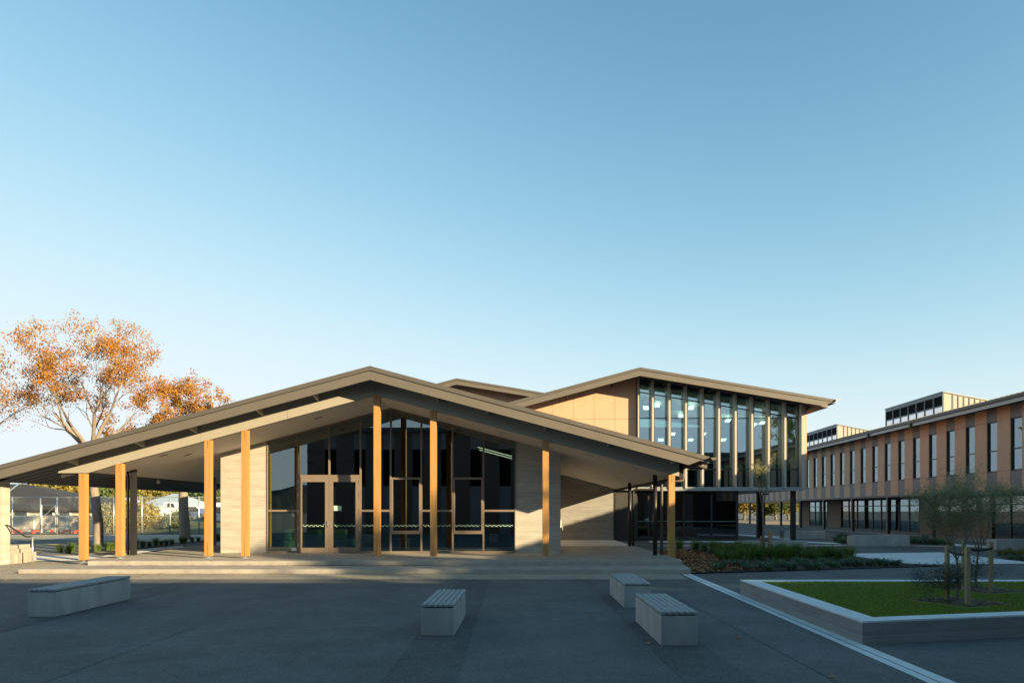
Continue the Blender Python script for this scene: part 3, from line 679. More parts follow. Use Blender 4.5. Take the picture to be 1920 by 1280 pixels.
# structure behind the cladding with real reveals
b = MB(); b.box(.04, .25, Y0, Y1, zs0, zw0); b.box(.04, .25, Y0, Y1, zw1, zt0+.1)
for y in far: b.box(.04, .25, y, y+P-ww, zw0, zw1)
b.box(4.0, 4.2, Y0, 66, zw0, zw1); b.box(.25, 10, Y0, Y1, 2.84, 2.95)
b.build('wall', K['dark'], wing, local=True)
fr = None
for y in far:
    if y > 66 or y < -4: continue
    if fr is None:
        f = MB(); a = -ww
        f.box(.07,.15,a,a+.05,0,zw1-zw0); f.box(.07,.15,-.05,0,0,zw1-zw0); f.box(.07,.15,a+.05,-.05,0,.05); f.box(.07,.15,a+.05,-.05,zw1-zw0-.05,zw1-zw0)
        f.box(.07,.145,a+.05,-.05,1.02,1.08); f.box(-.01,.07,a,0,-.02,-.0)
        fr = f.build('window', K['black'], wing, local=True); fr.location = (0,y,zw0)
        pn = MB(); pn.box(.10,.11,a+.05,-.05,.05,zw1-zw0-.05); pane = pn.build('pane', K['glassw'], fr, local=True)
    else:
        c = fr.copy(); S.collection.objects.link(c); c.parent = wing; c.location = (0,y,zw0)
        d = pane.copy(); S.collection.objects.link(d); d.parent = c
# eave, gutter, roof
b = MB(); b.box(-.85, .3, Y0-.5, Y1, 6.93, 6.97); b.build('soffit', K['dark'], wing, local=True)
b = MB(); b.box(-.9, -.85, Y0-.5, Y1, 6.78, 6.97); b.build('fascia', K['zinc'], wing, local=True)
b = MB(); b.box(-1.0, -.88, Y0-.5, Y1, 6.975, 7.09); b.build('gutter', K['black'], wing, local=True)
b = MB(); b.prism([(-.95,7.09),(-.95,7.13),(6.5,8.75),(14.5,7.0),(14.5,6.9),(6.5,8.65)], Y0-.5, Y1)
i = 0
while Y0+i*.38 < Y1:
    yy = Y0+i*.38; b.prism([(-.97,7.13),(-.97,7.165),(6.5,8.79),(6.5,8.75)], yy, yy+.06); i += 1
b.build('roof', K['roofm'], wing, local=True)
b = MB(); b.box(10,10.2,Y0,Y1,0,7.6); b.box(0,10,Y0-.01,Y0,0,6.9); b.build('rear_wall', K['brown'], wing, local=True) if False else None
b = MB(); b.box(9.8,10,Y0,66,2.95,7.6); b.box(.25,9.8,Y0,Y0+.2,2.95,6.9); b.build('rear_wall', K['dark'], wing, local=True)
# edge beam and posts
b = MB(); b.box(.0, .2, Y0, Y1, 2.66, 2.775); b.box(.2, 10, Y0, Y1, 2.74, 2.78); b.build('edge_beam', K['black'], wing, local=True)
for i in range(-6, 12):
    y = 34.75+i*5.466
    MB().box(.02,.2,y-.09,y+.09,.0,2.66).build('post', K['black'], wing, local=True)
for y in (40.75, 46.3):
    bend([(-.88,y,7.0),(-.88,y,6.75),(-.06,y-.55,6.6),(-.06,y-.55,.2)], .055, K['black'], wing).location = (0,0,0)
    MB().box(-1.0,-.8,y-.12,y+.12,6.72,6.98).build('rainwater_head', K['black'], wing, local=True)
# recessed ground-floor wall: panels and shopfront glazing
XB = 3.0
def gseg(y0, y1, kind):
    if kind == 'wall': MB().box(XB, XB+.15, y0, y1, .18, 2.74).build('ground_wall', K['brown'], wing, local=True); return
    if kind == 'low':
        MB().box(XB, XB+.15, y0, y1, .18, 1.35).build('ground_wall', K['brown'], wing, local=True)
    z0_ = 1.35 if kind == 'low' else .2
    n = max(1, round((y1-y0)/1.5)); st = (y1-y0)/n
    for i in range(n):
        a, c = y0+i*st, y0+(i+1)*st
        f = MB(); f.box(XB-.02,XB+.1,a+.002,a+.05,z0_,2.74); f.box(XB-.02,XB+.1,c-.05,c-.002,z0_,2.74); f.box(XB-.02,XB+.1,a+.05,c-.05,z0_,z0_+.08); f.box(XB-.02,XB+.1,a+.05,c-.05,2.1,2.16); f.box(XB-.02,XB+.1,a+.05,c-.05,2.66,2.74)
        fo = f.build('shopfront', K['black'], wing, local=True)
        MB().box(XB+.03,XB+.04,a+.05,c-.05,z0_+.08,2.66).build('pane', K['glassw' if kind == 'glass' else 'glassb'], fo, local=True)
gseg(-1.3,30,'dglass'); gseg(30,39.5,'dglass'); gseg(39.5,45.3,'low'); gseg(45.3,47.4,'wall'); gseg(47.4,57.2,'glass'); gseg(57.2,60.5,'dglass'); gseg(60.5,63.5,'wall'); gseg(63.5,68,'glass'); gseg(68,71,'wall')
b = MB(); b.box(7,7.2,Y0,71,.18,2.74); b.build('interior_wall', K['dark'], wing, local=True)
b = MB(); b.box(-.6,9.8,Y0,Y1,.205,.212); b.build('floor', K['step'], wing, local=True)
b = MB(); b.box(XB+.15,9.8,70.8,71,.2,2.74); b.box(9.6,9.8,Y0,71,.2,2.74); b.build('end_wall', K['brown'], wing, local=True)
# roof monitors
for j, yn in enumerate((43.8, 60.35)):
    XM = 2.6; L = 7.55
    b = MB()
    b.box(XM+.06, XM+.12, yn+.02, yn+L-.02, 7.6, 9.10)
    # near and far ribbed cheeks
    ztop = lambda x: 9.31-.21*(x-XM)
    m_ = thing  # noqa
    body = MB()
    for yy, s_ in ((yn, -1), (yn+L, 1)):
        body.prism([(XM,7.6),(XM+6.2,7.6),(XM+6.2,ztop(XM+6.2)),(XM,ztop(XM))], yy-.03 if s_ < 0 else yy, yy if s_ < 0 else yy+.03)
    body.box(XM+6.2, XM+6.25, yn, yn+L, 7.6, ztop(XM+6.2)-.02)
    mon = body.build('roof_monitor', K['cream'], wing, local=True)
    rb = MB(); x = XM+.55
    while x < XM+6: 
        rb.box(x, x+.07, yn-.06, yn-.031, 7.6, ztop(x)-.05); x += .34
    rb.build('cladding_rib', K['slate'], mon, local=True)
    tr = MB(); tr.add([(XM-.06,yn-.08,ztop(XM)),(XM+6.3,yn-.08,ztop(XM+6.2)),(XM+6.3,yn+L+.08,ztop(XM+6.2)),(XM-.06,yn+L+.08,ztop(XM)),
                       (XM-.06,yn-.08,ztop(XM)+.07),(XM+6.3,yn-.08,ztop(XM+6.2)+.07),(XM+6.3,yn+L+.08,ztop(XM+6.2)+.07),(XM-.06,yn+L+.08,ztop(XM)+.07)],
                      [(3,2,1,0),(4,5,6,7),(0,1,5,4),(1,2,6,5),(2,3,7,6),(3,0,4,7)]); tr.build('monitor_roof', K['zinc'], mon, local=True)
    st = L/7
    frm = MB()
    for q in range(8): frm.box(XM-.03, XM+.06, yn+q*st-.035, yn+q*st+.035, 7.6, 9.25)
    frm.box(XM-.02, XM+.06, yn, yn+L, 9.1, 9.30); frm.box(XM-.02, XM+.06, yn, yn+L, 8.42, 8.50)
    frm.build('monitor_frame', K['monf'], mon, local=True)
    for q in range(7):
        a, c = yn+q*st+.036, yn+(q+1)*st-.036
        lv = MB(); z = 8.52
        while z < 9.08:
            lv.add([(XM+.0,a,z),(XM+.0,c,z),(XM+.05,c,z+.05),(XM+.05,a,z+.05)], [(0,1,2,3)]); z += .055
        lv.box(XM+.052,XM+.058,a,c,8.5,9.1)
        lv.build('louvre', K['black'], mon, local=True)
        MB().box(XM+.01,XM+.02,a,c,7.7,8.42).build('pane', glass_m if 'glass_m' in globals() else globals().setdefault('glass_m', glass('monitor_glass', (.5,.6,.6), .6, 1.2)), mon, local=True)

# ------------------------------------------------------------------ building across the plaza (behind the camera, mirrored in the glass)
opp = thing('facing_block', 'shaded panelled block mirrored in the hall glazing', 'building', (4, -2.4, 0))
OY = -2.4; HO = 8.0
bo, bs, bw = MB(), MB(), MB()
x = -15.5
wins = []
while x < 19.5:
    bo.box(x, x+1.35, OY, OY-.1, .0, HO-.3); bs.box(x+1.35, x+2.2, OY, OY-.1, .0, 3.6); bs.box(x+1.35, x+2.2, OY, OY-.1, 6.4, HO-.3)
    bw.box(x+1.35, x+2.2, OY-.1, OY-.12, 3.6, 6.4); x += 2.2
bo.build('cladding', K['brown'], opp); bs.build('cladding', K['slate'], opp); bw.build('window', K['glassu'], opp)
MB().box(-15.5, 26, OY-.12, OY-5, 0, HO-.3).build('wall', K['dark'], opp)
MB().box(-15.9, 26.3, OY+.35, OY-5.4, HO-.3, HO).build('roof', K['roofm'], opp)

# ------------------------------------------------------------------ benches
def bench(x0, x1, y0, y1, h, label, skew=0):
    cx, cy = (x0+x1)/2, (y0+y1)/2
    t = thing('bench', label, 'bench', (cx, cy, 0), skew, 'concrete benches with slatted tops')
    W_, L_ = (x1-x0)/2, (y1-y0)/2
    MB().box(-W_,W_,-L_,L_,0,h).build('base', K['conc'], t, local=True, bevel=.008)
    MB().box(-W_+.04,W_-.04,-L_+.03,L_-.03,h+.001,h+.012).build('packer', K['black'], t, local=True)
    n = 6; sw = (2*W_+.01)/n
    for i in range(n):
        a = -W_-.005+i*sw
        MB().box(a+.005,a+sw-.005,-L_-.01,L_+.01,h+.012,h+.055).build('slat', K['slat'], t, local=True, bevel=.008)
    return t
bench(-8.19,-7.72,11.52,13.85,.415,'long concrete bench alone at the far left of the plaza', R(1.0))
bench(-1.286,-.81,9.80,11.68,.395,'slatted concrete bench in the middle of the plaza', R(-1.2))
bench(1.99,2.48,9.07,11.05,.40,'slatted concrete bench nearest the camera on the right', R(-.6))
bench(2.08,2.58,12.6,14.6,.40,'slatted concrete bench behind the nearest one, closer to the steps', R(-.6))
# low concrete seat walls in the courtyard
def seatwall(x0, x1, Y, h, label, d=.6, top=True):
    t = thing('seat_wall', label, 'seat wall', ((x0+x1)/2, Y, g(Y)), 0, 'low concrete seat walls in the courtyard')
    W_ = (x1-x0)/2
    MB().box(-W_,W_,0,d,-.1,h).build('base', K['conc'], t, local=True, bevel=.01)
    if top: MB().box(-W_+.06,W_-.06,.03,d-.03,h+.001,h+.04).build('seat', K['slat'], t, local=True)
seatwall(px(1393,27.4),px(1515,27.4),27.4,.40,'low grey seat wall just behind the big planted bed')
seatwall(px(1600,30.7),px(1706,30.7),30.7,.45,'low grey seat wall between two plantings before the shopfront')
seatwall(px(1470,38.6),px(1547,38.6),38.6,.43,'farthest low seat wall, beside the steel post under the block',top=False)
seatwall(px(1868,28.8),px(1868,28.8)+3,28.8,.38,'low seat wall cut off by the right edge behind golden grasses')

# ------------------------------------------------------------------ raised lawn planter
pl = thing('lawn_planter', 'raised concrete planter edged in pale coping and filled with lawn', 'planter', (8, 12, 0))
dx, dy = .976, .218
A = (4.69,9.14); B = (4.88,14.62); C = (16,14.62); D = (16, 9.14+11.31*dy/dx)
Ai = (A[0]+.335, A[1]+.36); Bi = (B[0]+.33, B[1]-.3); Ci = (C[0]-.3, C[1]-.3); Di = (D[0]-.3, D[1]+.24)
b = MB(); zt = .305
def wallseg(b, p, q, qi, pi_, z0, z1): b.slab([p,q,qi,pi_], z0, z1)
wallseg(b, A, B, Bi, Ai, -.02, zt-.015); wallseg(b, B, C, Ci, Bi, -.02, zt-.015); wallseg(b, A, D, Di, Ai, -.02, zt-.015); b.build('wall', K['boardg'], pl)
b = MB(); wallseg(b, A, B, Bi, Ai, zt-.013, zt+.01); wallseg(b, B, C, Ci, Bi, zt-.013, zt+.01); wallseg(b, A, D, Di, Ai, zt-.013, zt+.01); b.build('coping', K['coping'], pl)
b = MB(); b.slab([Ai,Di,Ci,Bi], .0, zt-.02); o = b.build('lawn_soil', K['soil'], pl)
# lawn: short blades
rnd = random.Random(3); b = MB(); b.poly([(p[0],p[1],zt-.012) for p in (Ai,Di,Ci,Bi)], 1)
def inq(x, y, q):
    s_ = None
    for i in range(len(q)):
        a, c = q[i], q[(i+1)%len(q)]; v = (c[0]-a[0])*(y-a[1])-(c[1]-a[1])*(x-a[0])
        if s_ is None: s_ = v > 0
        elif (v > 0) != s_: return False
    return True
for i in range(60000):
    y = rnd.uniform(9.3,14.4); x = rnd.uniform(5, min(13, y*.82))
    if not inq(x, y, [Ai,Di,Ci,Bi]): continue
    a = rnd.uniform(0,6.28); h = rnd.uniform(.012,.03); w_ = .007; dx_, dy_ = math.cos(a)*w_, math.sin(a)*w_
    b.add([(x-dx_,y-dy_,zt-.012),(x+dx_,y+dy_,zt-.012),(x+rnd.uniform(-.015,.015),y+rnd.uniform(-.015,.015),zt-.012+h)], [(0,1,2)])
lawn_l = leafmat('lawn_blades', [(.14,.20,.02),(.18,.25,.025),(.23,.29,.035)])
tag(b.build('lawn', [lawn_l, K['lawn']]), 'short green lawn filling the raised planter', 'lawn', kind='stuff')

# ------------------------------------------------------------------ vegetation
def blades(b, x, y, z, n, h, spread, w_, rnd, droop=.5, seg=3):
    for i in range(n):
        a = rnd.uniform(0, 6.283); r0 = rnd.uniform(0, spread*.25); L = h*rnd.uniform(.6,1.1)
        out = spread*rnd.uniform(.2,1); ca, sa = math.cos(a), math.sin(a)
        pw = w_*rnd.uniform(.7,1.2); prev = None; vs = []
        for k in range(seg+1):
            t = k/seg; rr = r0+out*t**1.4; zz_ = z+L*(t-droop*t*t*t)
            ww_ = pw*(1-t)*.9+.0008
            vs += [(x+ca*rr-sa*ww_, y+sa*rr+ca*ww_, zz_), (x+ca*rr+sa*ww_, y+sa*rr-ca*ww_, zz_)]
        b.add(vs, [(2*k,2*k+1,2*k+3,2*k+2) for k in range(seg)])
def inpoly(x, y, q):
    c = False; n = len(q)
    for i in range(n):
        (x1,y1), (x2,y2) = q[i][:2], q[(i+1)%n][:2]
        if (y1 > y) != (y2 > y) and x < (x2-x1)*(y-y1)/(y2-y1)+x1: c = not c
    return c
bedA = [G(1232,1036),G(1290,1030),G(1400,1029),G(1580,1041),G(1700,1057),G(1775,1061),G(1560,1067.5),G(1298,1075.5)]
sheet('garden_bed', bedA, K['mulch'], .03)
bedB = [G(1563,1012),G(1600,1012),G(1600,1022),G(1563,1016)]
bedB2 = [G(1706,1009),G(1786,1012),G(1786,1023),G(1706,1021)]
bedC = [G(1866,1040),G(1960,1036),G(2060,1046),G(2060,1056),G(1925,1052),G(1880,1047)]
for q in (bedB, bedB2, bedC): sheet('garden_bed', q, K['mulch'], .02)
def scatter(name, q, n, m, rnd, s=.035, dz=.035, label=None, cat=None, hump=.03):
    b = MB(); xs_ = [p[0] for p in q]; ys_ = [p[1] for p in q]; k = 0
    for i in range(n*6):
        if k >= n: break
        x, y = rnd.uniform(min(xs_),max(xs_)), rnd.uniform(min(ys_),max(ys_))
        if not inpoly(x, y, q): continue
        k += 1; z = g(y)+dz+rnd.uniform(0,hump); a = rnd.uniform(0,6.28); t = rnd.uniform(-.6,.6); u = rnd.uniform(-.6,.6); l = s*rnd.uniform(.6,1.3)
        ca, sa = math.cos(a)*l, math.sin(a)*l
        b.add([(x-ca,y-sa,z-t*l),(x+sa*.6,y-ca*.6,z+u*l*.5),(x+ca,y+sa,z+t*l),(x-sa*.6,y+ca*.6,z-u*l*.5)], [(0,1,2,3)])
    o = b.build(name, m); tag(o, label, cat, kind='stuff'); return o
rnd = random.Random(11)
scatter('leaf_litter', [G(1232,1036),G(1290,1031),G(1330,1040),G(1400,1060),G(1420,1071),G(1298,1075.5)], 3600, K['litter'], rnd, .042, .035, 'fallen brown leaves covering the bed beside the steps', 'fallen leaves', .06)
scatter('mulch_chips', bedA, 3500, leafmat('chips', [(.05,.03,.02),(.10,.06,.035),(.15,.10,.06)], 0), rnd, .04, .035, 'dark bark mulch under the planted bed', 'mulch', .03)
# leaf drift against the steps
b = MB(); rnd = random.Random(21)
def leaf(b, x, y, z, l, rnd):
    a = rnd.uniform(0,6.28); t = rnd.uniform(-.35,.35); ca, sa = math.cos(a)*l, math.sin(a)*l
    b.add([(x-ca,y-sa,z+.004),(x+sa*.5,y-ca*.5,z+.004+abs(t)*l),(x+ca,y+sa,z+.006),(x-sa*.5,y+ca*.5,z+.004)], [(0,1,2,3)])
for i in range(1500):
    x = rnd.uniform(-14.2,-1) if rnd.random() < .85 else rnd.uniform(-1,5); leaf(b, x, 19.33-abs(rnd.gauss(0,.05)), 0, rnd.uniform(.025,.05), rnd)
for i in range(700):
    x = rnd.gauss(-4.5,1.5) if rnd.random() < .8 else rnd.uniform(-12.5,4); leaf(b, x, 20.72-abs(rnd.gauss(0,.05)), .13, rnd.uniform(.025,.05), rnd)
for i in range(260): leaf(b, rnd.uniform(-15,-9), rnd.uniform(17.5,19.3), 0, .035, rnd)
tag(b.build('fallen_leaves', K['litter']), 'drift of orange leaves lying along the foot of the steps', 'fallen leaves', kind='stuff')
for (x, y) in ((1107,1155),(1384,1196),(1560,1269),(1215,1206)):
    p = G(x, y); b = MB(); leaf(b, p[0], p[1], .004, .05, rnd)
    leaf(b, p[0]+.02, p[1]+.02, .01, .035, rnd)
    tag(b.build('fallen_leaf', K['litter']), {1107:'single dry leaf between the middle and right benches',1384:'single dry leaf to the right of the nearest bench',1560:'single dry leaf in the right foreground near the drain strip',1215:'single dry leaf at the foot of the nearest bench'}[x], 'leaf')
b = MB()
for i in range(70): leaf(b, rnd.uniform(-9,4), rnd.uniform(7,17.5), .003, rnd.uniform(.008,.022), rnd)
tag(b.build('litter', leafmat('grit', [(.05,.04,.03),(.16,.12,.08),(.22,.2,.18)], 0)), 'tiny scattered leaf bits and grit on the dark plaza', 'litter', kind='stuff')
# sedge clumps and flax clumps in the bed
def proto(fn): return fn
rnd = random.Random(31)
sedges, flaxes, golds, smalls = [], [], [], []
for v in range(4):
    b = MB(); blades(b, 0,0,0, 170, .62, .34, .006, rnd, .45); sedges.append(b)
    b = MB(); blades(b, 0,0,0, 60, .38, .34, .018, rnd, .62, 4); flaxes.append(b)
    b = MB(); blades(b, 0,0,0, 120, .42, .26, .006, rnd, .45); golds.append(b)
protos = {}
def plant(kind, lst, v, m, loc, s, label, cat, group, name):
    key = (kind, v)
    if key not in protos:
        o = lst[v].build(name, m); protos[key] = o
    else:
        o = protos[key].copy(); S.collection.objects.link(o)
    o.location = loc; o.rotation_euler = (0,0,rnd.uniform(0,6.28)); o.scale = (s,s,s*rnd.uniform(.85,1.1))
    return tag(o, label, cat, group)
row = [(1275,1030),(1302,1034),(1322,1035),(1338,1037),(1352,1038),(1366,1038),(1380,1038),(1393,1040),(1407,1042),(1420,1043),(1433,1044),(1448,1045),(1462,1044),(1475,1045),(1490,1046),(1503,1045),(1516,1047),(1530,1048),(1545,1049),(1558,1050),(1345,1046),(1362,1047),(1385,1048),(1404,1052),(1425,1051),(1455,1051),(1478,1050),(1508,1052),(1535,1053),(1572,1052),(1592,1054),(1358,1056),(1375,1058)]
for i, (x, y) in enumerate(row):
    plant('s', sedges, i%4, K['lf_gs'], G(x+rnd.uniform(-3,3), y), rnd.uniform(1.25,1.6), 'green sedge clump in the back row of the planted bed', 'grass clump', 'sedge clumps in the planted bed', 'sedge_clump')
row = [(1345,1071),(1352,1066),(1395,1066),(1404,1070),(1432,1066),(1441,1070),(1472,1064),(1484,1069),(1518,1064),(1528,1068),(1562,1064),(1585,1062),(1610,1062),(1632,1061),(1655,1061),(1679,1061),(1378,1062),(1455,1061),(1500,1060),(1548,1060),(1600,1058)]
for i, (x, y) in enumerate(row):
    plant('f', flaxes, i%4, K['lf_fl'], G(x, y), rnd.uniform(1.2,1.5), 'low strap-leaved clump along the front of the planted bed', 'plant', 'strap-leaved clumps along the bed', 'strap_leaf_clump')
for i, (x, y) in enumerate([(1568,1014),(1580,1018),(1592,1019),(1574,1010),(1588,1010),(1712,1018),(1722,1019),(1731,1017),(1742,1020),(1752,1020),(1764,1021),(1776,1021),(1716,1012),(1735,1012),(1757,1014)]):
    plant('f', flaxes, (i+1)%4, K['lf_fl'], G(x, y), rnd.uniform(1.3,1.7), 'tall strap-leaved clump beside the courtyard seat walls', 'plant', 'strap-leaved clumps beside the seat walls', 'strap_leaf_clump')
for i, (x, y) in enumerate([(1874,1040),(1886,1041),(1900,1042),(1912,1043),(1925,1045),(1893,1036),(1917,1038)]):
    plant('g', golds, i%4, K['lf_yg'], G(x, y), rnd.uniform(.9,1.2), 'golden green sedge clump at the right edge', 'grass clump', 'golden sedge clumps at the right edge', 'golden_sedge')
for i, (x, y) in enumerate([(1895,1049),(1912,1050),(1926,1051)]):
    plant('f', flaxes, i%4, K['lf_fl'], G(x, y), .9, 'low green clump before the golden sedges', 'plant', 'low clumps before the golden sedges', 'strap_leaf_clump')
# left border
sheet('garden_bed', [G(170,1040),G(250,1027),G(330,1018),G(415,1009),G(415,1014),G(330,1024),G(255,1033),G(190,1042)], K['mulch'], .014)
for i, (x, y) in enumerate([(112,1036),(128,1037),(136,1035),(178,1034),(186,1033),(202,1031),(210,1030),(255,1027),(268,1026),(280,1025),(292,1023),(302,1022),(312,1022),(322,1021),(340,1018),(347,1018),(360,1016),(372,1015),(405,1013),(410,1013)]):
    plant('g2', sedges, i%4, K['lf_gs'], G(x, y), rnd.uniform(.8,1.1), 'small green clump along the left path', 'grass clump', 'small clumps along the left path', 'sedge_clump')

# trees: recursive limbs, leaves scattered round the twig ends
def grow(tb, lb, p, d, r, L, depth, rnd, P):
    n = P.get('seg', 4); pts = [p.copy()]; rad = [r]; q = p.copy(); dd = d.copy()
    for i in range(n):
        dd = (dd+Vector((rnd.uniform(-1,1),rnd.uniform(-1,1),rnd.uniform(-1,1)))*P['wob']+Vector((0,0,P['up']))).normalized()
        q = q+dd*(L/n); pts.append(q.copy()); rad.append(r*(1-(1-P['taper'])*(i+1)/n))
    if r > P.get('minr', 0): tb.tube(pts, rad, 7 if depth < 2 else (4 if depth < 4 else 3), cap=False)
    if depth >= P['leafdepth']:
        for pt in pts[1:]:
            if rnd.random() < P.get('bare', 0): continue
            if P.get('leafz') and pt.z < P['leafz'] and rnd.random() < .8: continue
            for _ in range(P['leaves']):
                c = pt+Vector((rnd.gauss(0,1),rnd.gauss(0,1),rnd.gauss(0,.8)))*P['lsp']
                l = P['ls']*rnd.uniform(.6,1.3)
                a = Vector((rnd.gauss(0,1),rnd.gauss(0,1),rnd.gauss(0,1))).normalized()
                o = a.orthogonal().normalized(); asp = P.get('asp', .5)
                lb.add([c-a*l,c+o*l*asp,c+a*l,c-o*l*asp], [(0,1,2,3)])
    if depth < P['depth']:
        nb = rnd.choice(P['nb']) if depth else P['nb0']
        base_a = rnd.uniform(0,6.28)
        for i in range(nb):
            ax = dd.orthogonal().normalized(); ax.rotate(Matrix.Rotation(base_a+i*6.283/nb+rnd.uniform(-.4,.4), 3, dd))
            nd = dd.copy(); ang = P['ang']*rnd.uniform(.6,1.25) if depth else P['ang0']*rnd.uniform(.5,1.2)
            nd.rotate(Matrix.Rotation(ang, 3, ax))
            st = pts[-1] if (i == 0 or depth == 0) else pts[rnd.randint(max(1,n-2), n)]
            grow(tb, lb, st, nd, rad[-1]*P['rr'], L*(P['lr'] if depth else P.get('lr0', P['lr']))*rnd.uniform(.8,1.15), depth+1, rnd, P)
def tree(name, label, cat, loc, P, seed, barkm, leafm, group=None, d0=(0,0,1)):
    rnd = random.Random(seed); t = thing(name, label, cat, loc, 0, group)
    tb, lb = MB(), MB(); grow(tb, lb, Vector((0,0,-.1)), Vector(d0).normalized(), P['r0'], P['L0'], 0, rnd, P)
    tb.build('trunk', barkm, t, local=True, smooth=True)
    if lb.v: lb.build('crown', leafm, t, local=True)
    return t
PA = dict(lr0=.41, r0=.22, L0=4.3, depth=7, wob=.10, up=.03, taper=.72, leafdepth=6, leaves=4, lsp=.12, ls=.045, minr=.003, nb=[2,2,3], nb0=7, ang=.42, ang0=.8, rr=.58, lr=.73, bare=.22, seg=4, leafz=6.5)
p = G(184,1024); tree('autumn_tree', 'large half-bare tree with rusty orange leaves behind the left roof slope', 'tree', p, dict(PA), 12, K['bark2'], K['lf_or'], 'autumn trees at the left')
PB = dict(PA, r0=.22, L0=3.4, leafz=2.5, bare=.15)
p = G(348,1010); tree('autumn_tree', 'lower orange tree showing just above the roof slope', 'tree', p, dict(PB, L0=4.0, lr0=.40, bare=.15, r0=.30, ls=.06, leaves=4, ang0=1.05, lr=.74, leafz=5.5), 21, K['bark2'], K['lf_or'], 'autumn trees at the left')
PC = dict(PA, r0=.25, L0=3.4, lr0=.55, leafz=0, leaves=2, bare=.6)
tree('autumn_tree', 'sparse leaning autumn tree cut off by the left edge', 'tree', (-24.6,29,.15), PC, 33, K['bark2'], K['lf_or'], 'autumn trees at the left', (.15,0,1))
# young trees in the lawn, with stakes and mulch squares
PN = dict(r0=.022, L0=.80, depth=5, wob=.16, up=.03, taper=.72, leafdepth=2, leaves=13, lsp=.085, ls=.040, asp=.11, nb=[2,3], nb0=4, ang=.45, ang0=.42, rr=.7, lr=.68, seg=4, bare=.1, minr=.0008)
tree('young_tree', 'wispy staked young tree nearer the front of the raised lawn', 'tree', (7.31,11.2,.29), PN, 5, K['bark'], K['lf_na'], 'young trees on the raised lawn', (.02,0,1))
tree('young_tree', 'wispy staked young tree farther back on the raised lawn', 'tree', (8.82,12.9,.29), dict(PN, L0=.8, leaves=7), 8, K['bark'], K['lf_na'], 'young trees on the raised lawn', (-.03,0,1))
# low side shoots at the foot
rnd = random.Random(77)
def stake(x, y, z, h, lab, r=.035):
    b = MB(); b.box(-r,r,-r,r,-.1,h); o = b.build('tree_stake', K['stake'], bevel=.004); o.location = (x,y,z)
    return tag(o, lab, 'stake', 'timber tree stakes')
stake(px(1776,11.35),11.35,.29,.93,'left stake of the front lawn tree', .028)
stake(px(1814,10.85),10.85,.29,.93,'right stake of the front lawn tree, tallest in view', .032)
stake(px(1807,12.8),12.8,.29,.95,'left stake of the rear lawn tree', .03)
stake(px(1858,12.7),12.7,.29,.93,'right stake of the rear lawn tree', .03)
pS = G(1436,1042)
stake(px(1428,pS[1]+.1),pS[1]+.1,pS[2],.75,'left stake of the bare sapling in the planted bed', .045)
stake(px(1444,pS[1]-.3),pS[1]-.3,pS[2],.98,'right stake of the bare sapling in the planted bed', .06)
for (xa,ya,xb,yb,z,lab) in ((px(1776,11.35),11.35,px(1814,10.85),10.85,1.13,'black tie strap between the stakes of the front lawn tree'),(px(1807,12.8),12.8,px(1858,12.7),12.7,1.1,'black tie strap between the stakes of the rear lawn tree'),(px(1428,pS[1]),pS[1]+.1,px(1444,pS[1]-.3),pS[1]-.3,pS[2]+.62,'black tie strap between the stakes of the bare sapling')):
    b = MB(); n = 6
    for i in range(n):
        t0, t1 = i/n, (i+1)/n; sg = lambda t: -.05*math.sin(math.pi*t)
        P0 = (xa+(xb-xa)*t0, ya+(yb-ya)*t0-.045, z+sg(t0)); P1 = (xa+(xb-xa)*t1, ya+(yb-ya)*t1-.045, z+sg(t1))
        b.add([(P0[0],P0[1],P0[2]-.02),(P1[0],P1[1],P1[2]-.02),(P1[0],P1[1],P1[2]+.02),(P0[0],P0[1],P0[2]+.02),(P0[0],P0[1]+.006,P0[2]-.02),(P1[0],P1[1]+.006,P1[2]-.02),(P1[0],P1[1]+.006,P1[2]+.02),(P0[0],P0[1]+.006,P0[2]+.02)],
              [(0,1,2,3),(7,6,5,4),(0,4,5,1),(3,2,6,7)])
    tag(b.build('tie_strap', K['black']), lab, 'strap')
for (cx, cy, lab) in ((7.3,11.15,'mulch square in a pale edging round the front lawn tree'),(8.85,12.85,'mulch square in a pale edging round the rear lawn tree')):
    t = thing('mulch_square', lab, 'tree pit', (cx,cy,.295), R(22))
    MB().box(-.5,.5,-.5,.5,.0,.015).build('mulch', K['mulch'], t, local=True)
    b = MB(); 
    for i in range(350):
        x, y = rnd.uniform(-.48,.48), rnd.uniform(-.48,.48); leaf(b, x, y, .018+rnd.uniform(0,.02), .03, rnd)
    b.build('bark_chips', leafmat('bark_chips', [(.09,.05,.03),(.18,.11,.07),(.28,.2,.14)], 0), t, local=True)['kind'] = 'stuff'
    MB().box(-.515,.515,-.515,-.5,0,.016).box(-.515,.515,.5,.515,0,.016).box(-.515,-.5,-.5,.5,0,.016).box(.5,.515,-.5,.5,0,.016).build('edging', K['stake'], t, local=True)
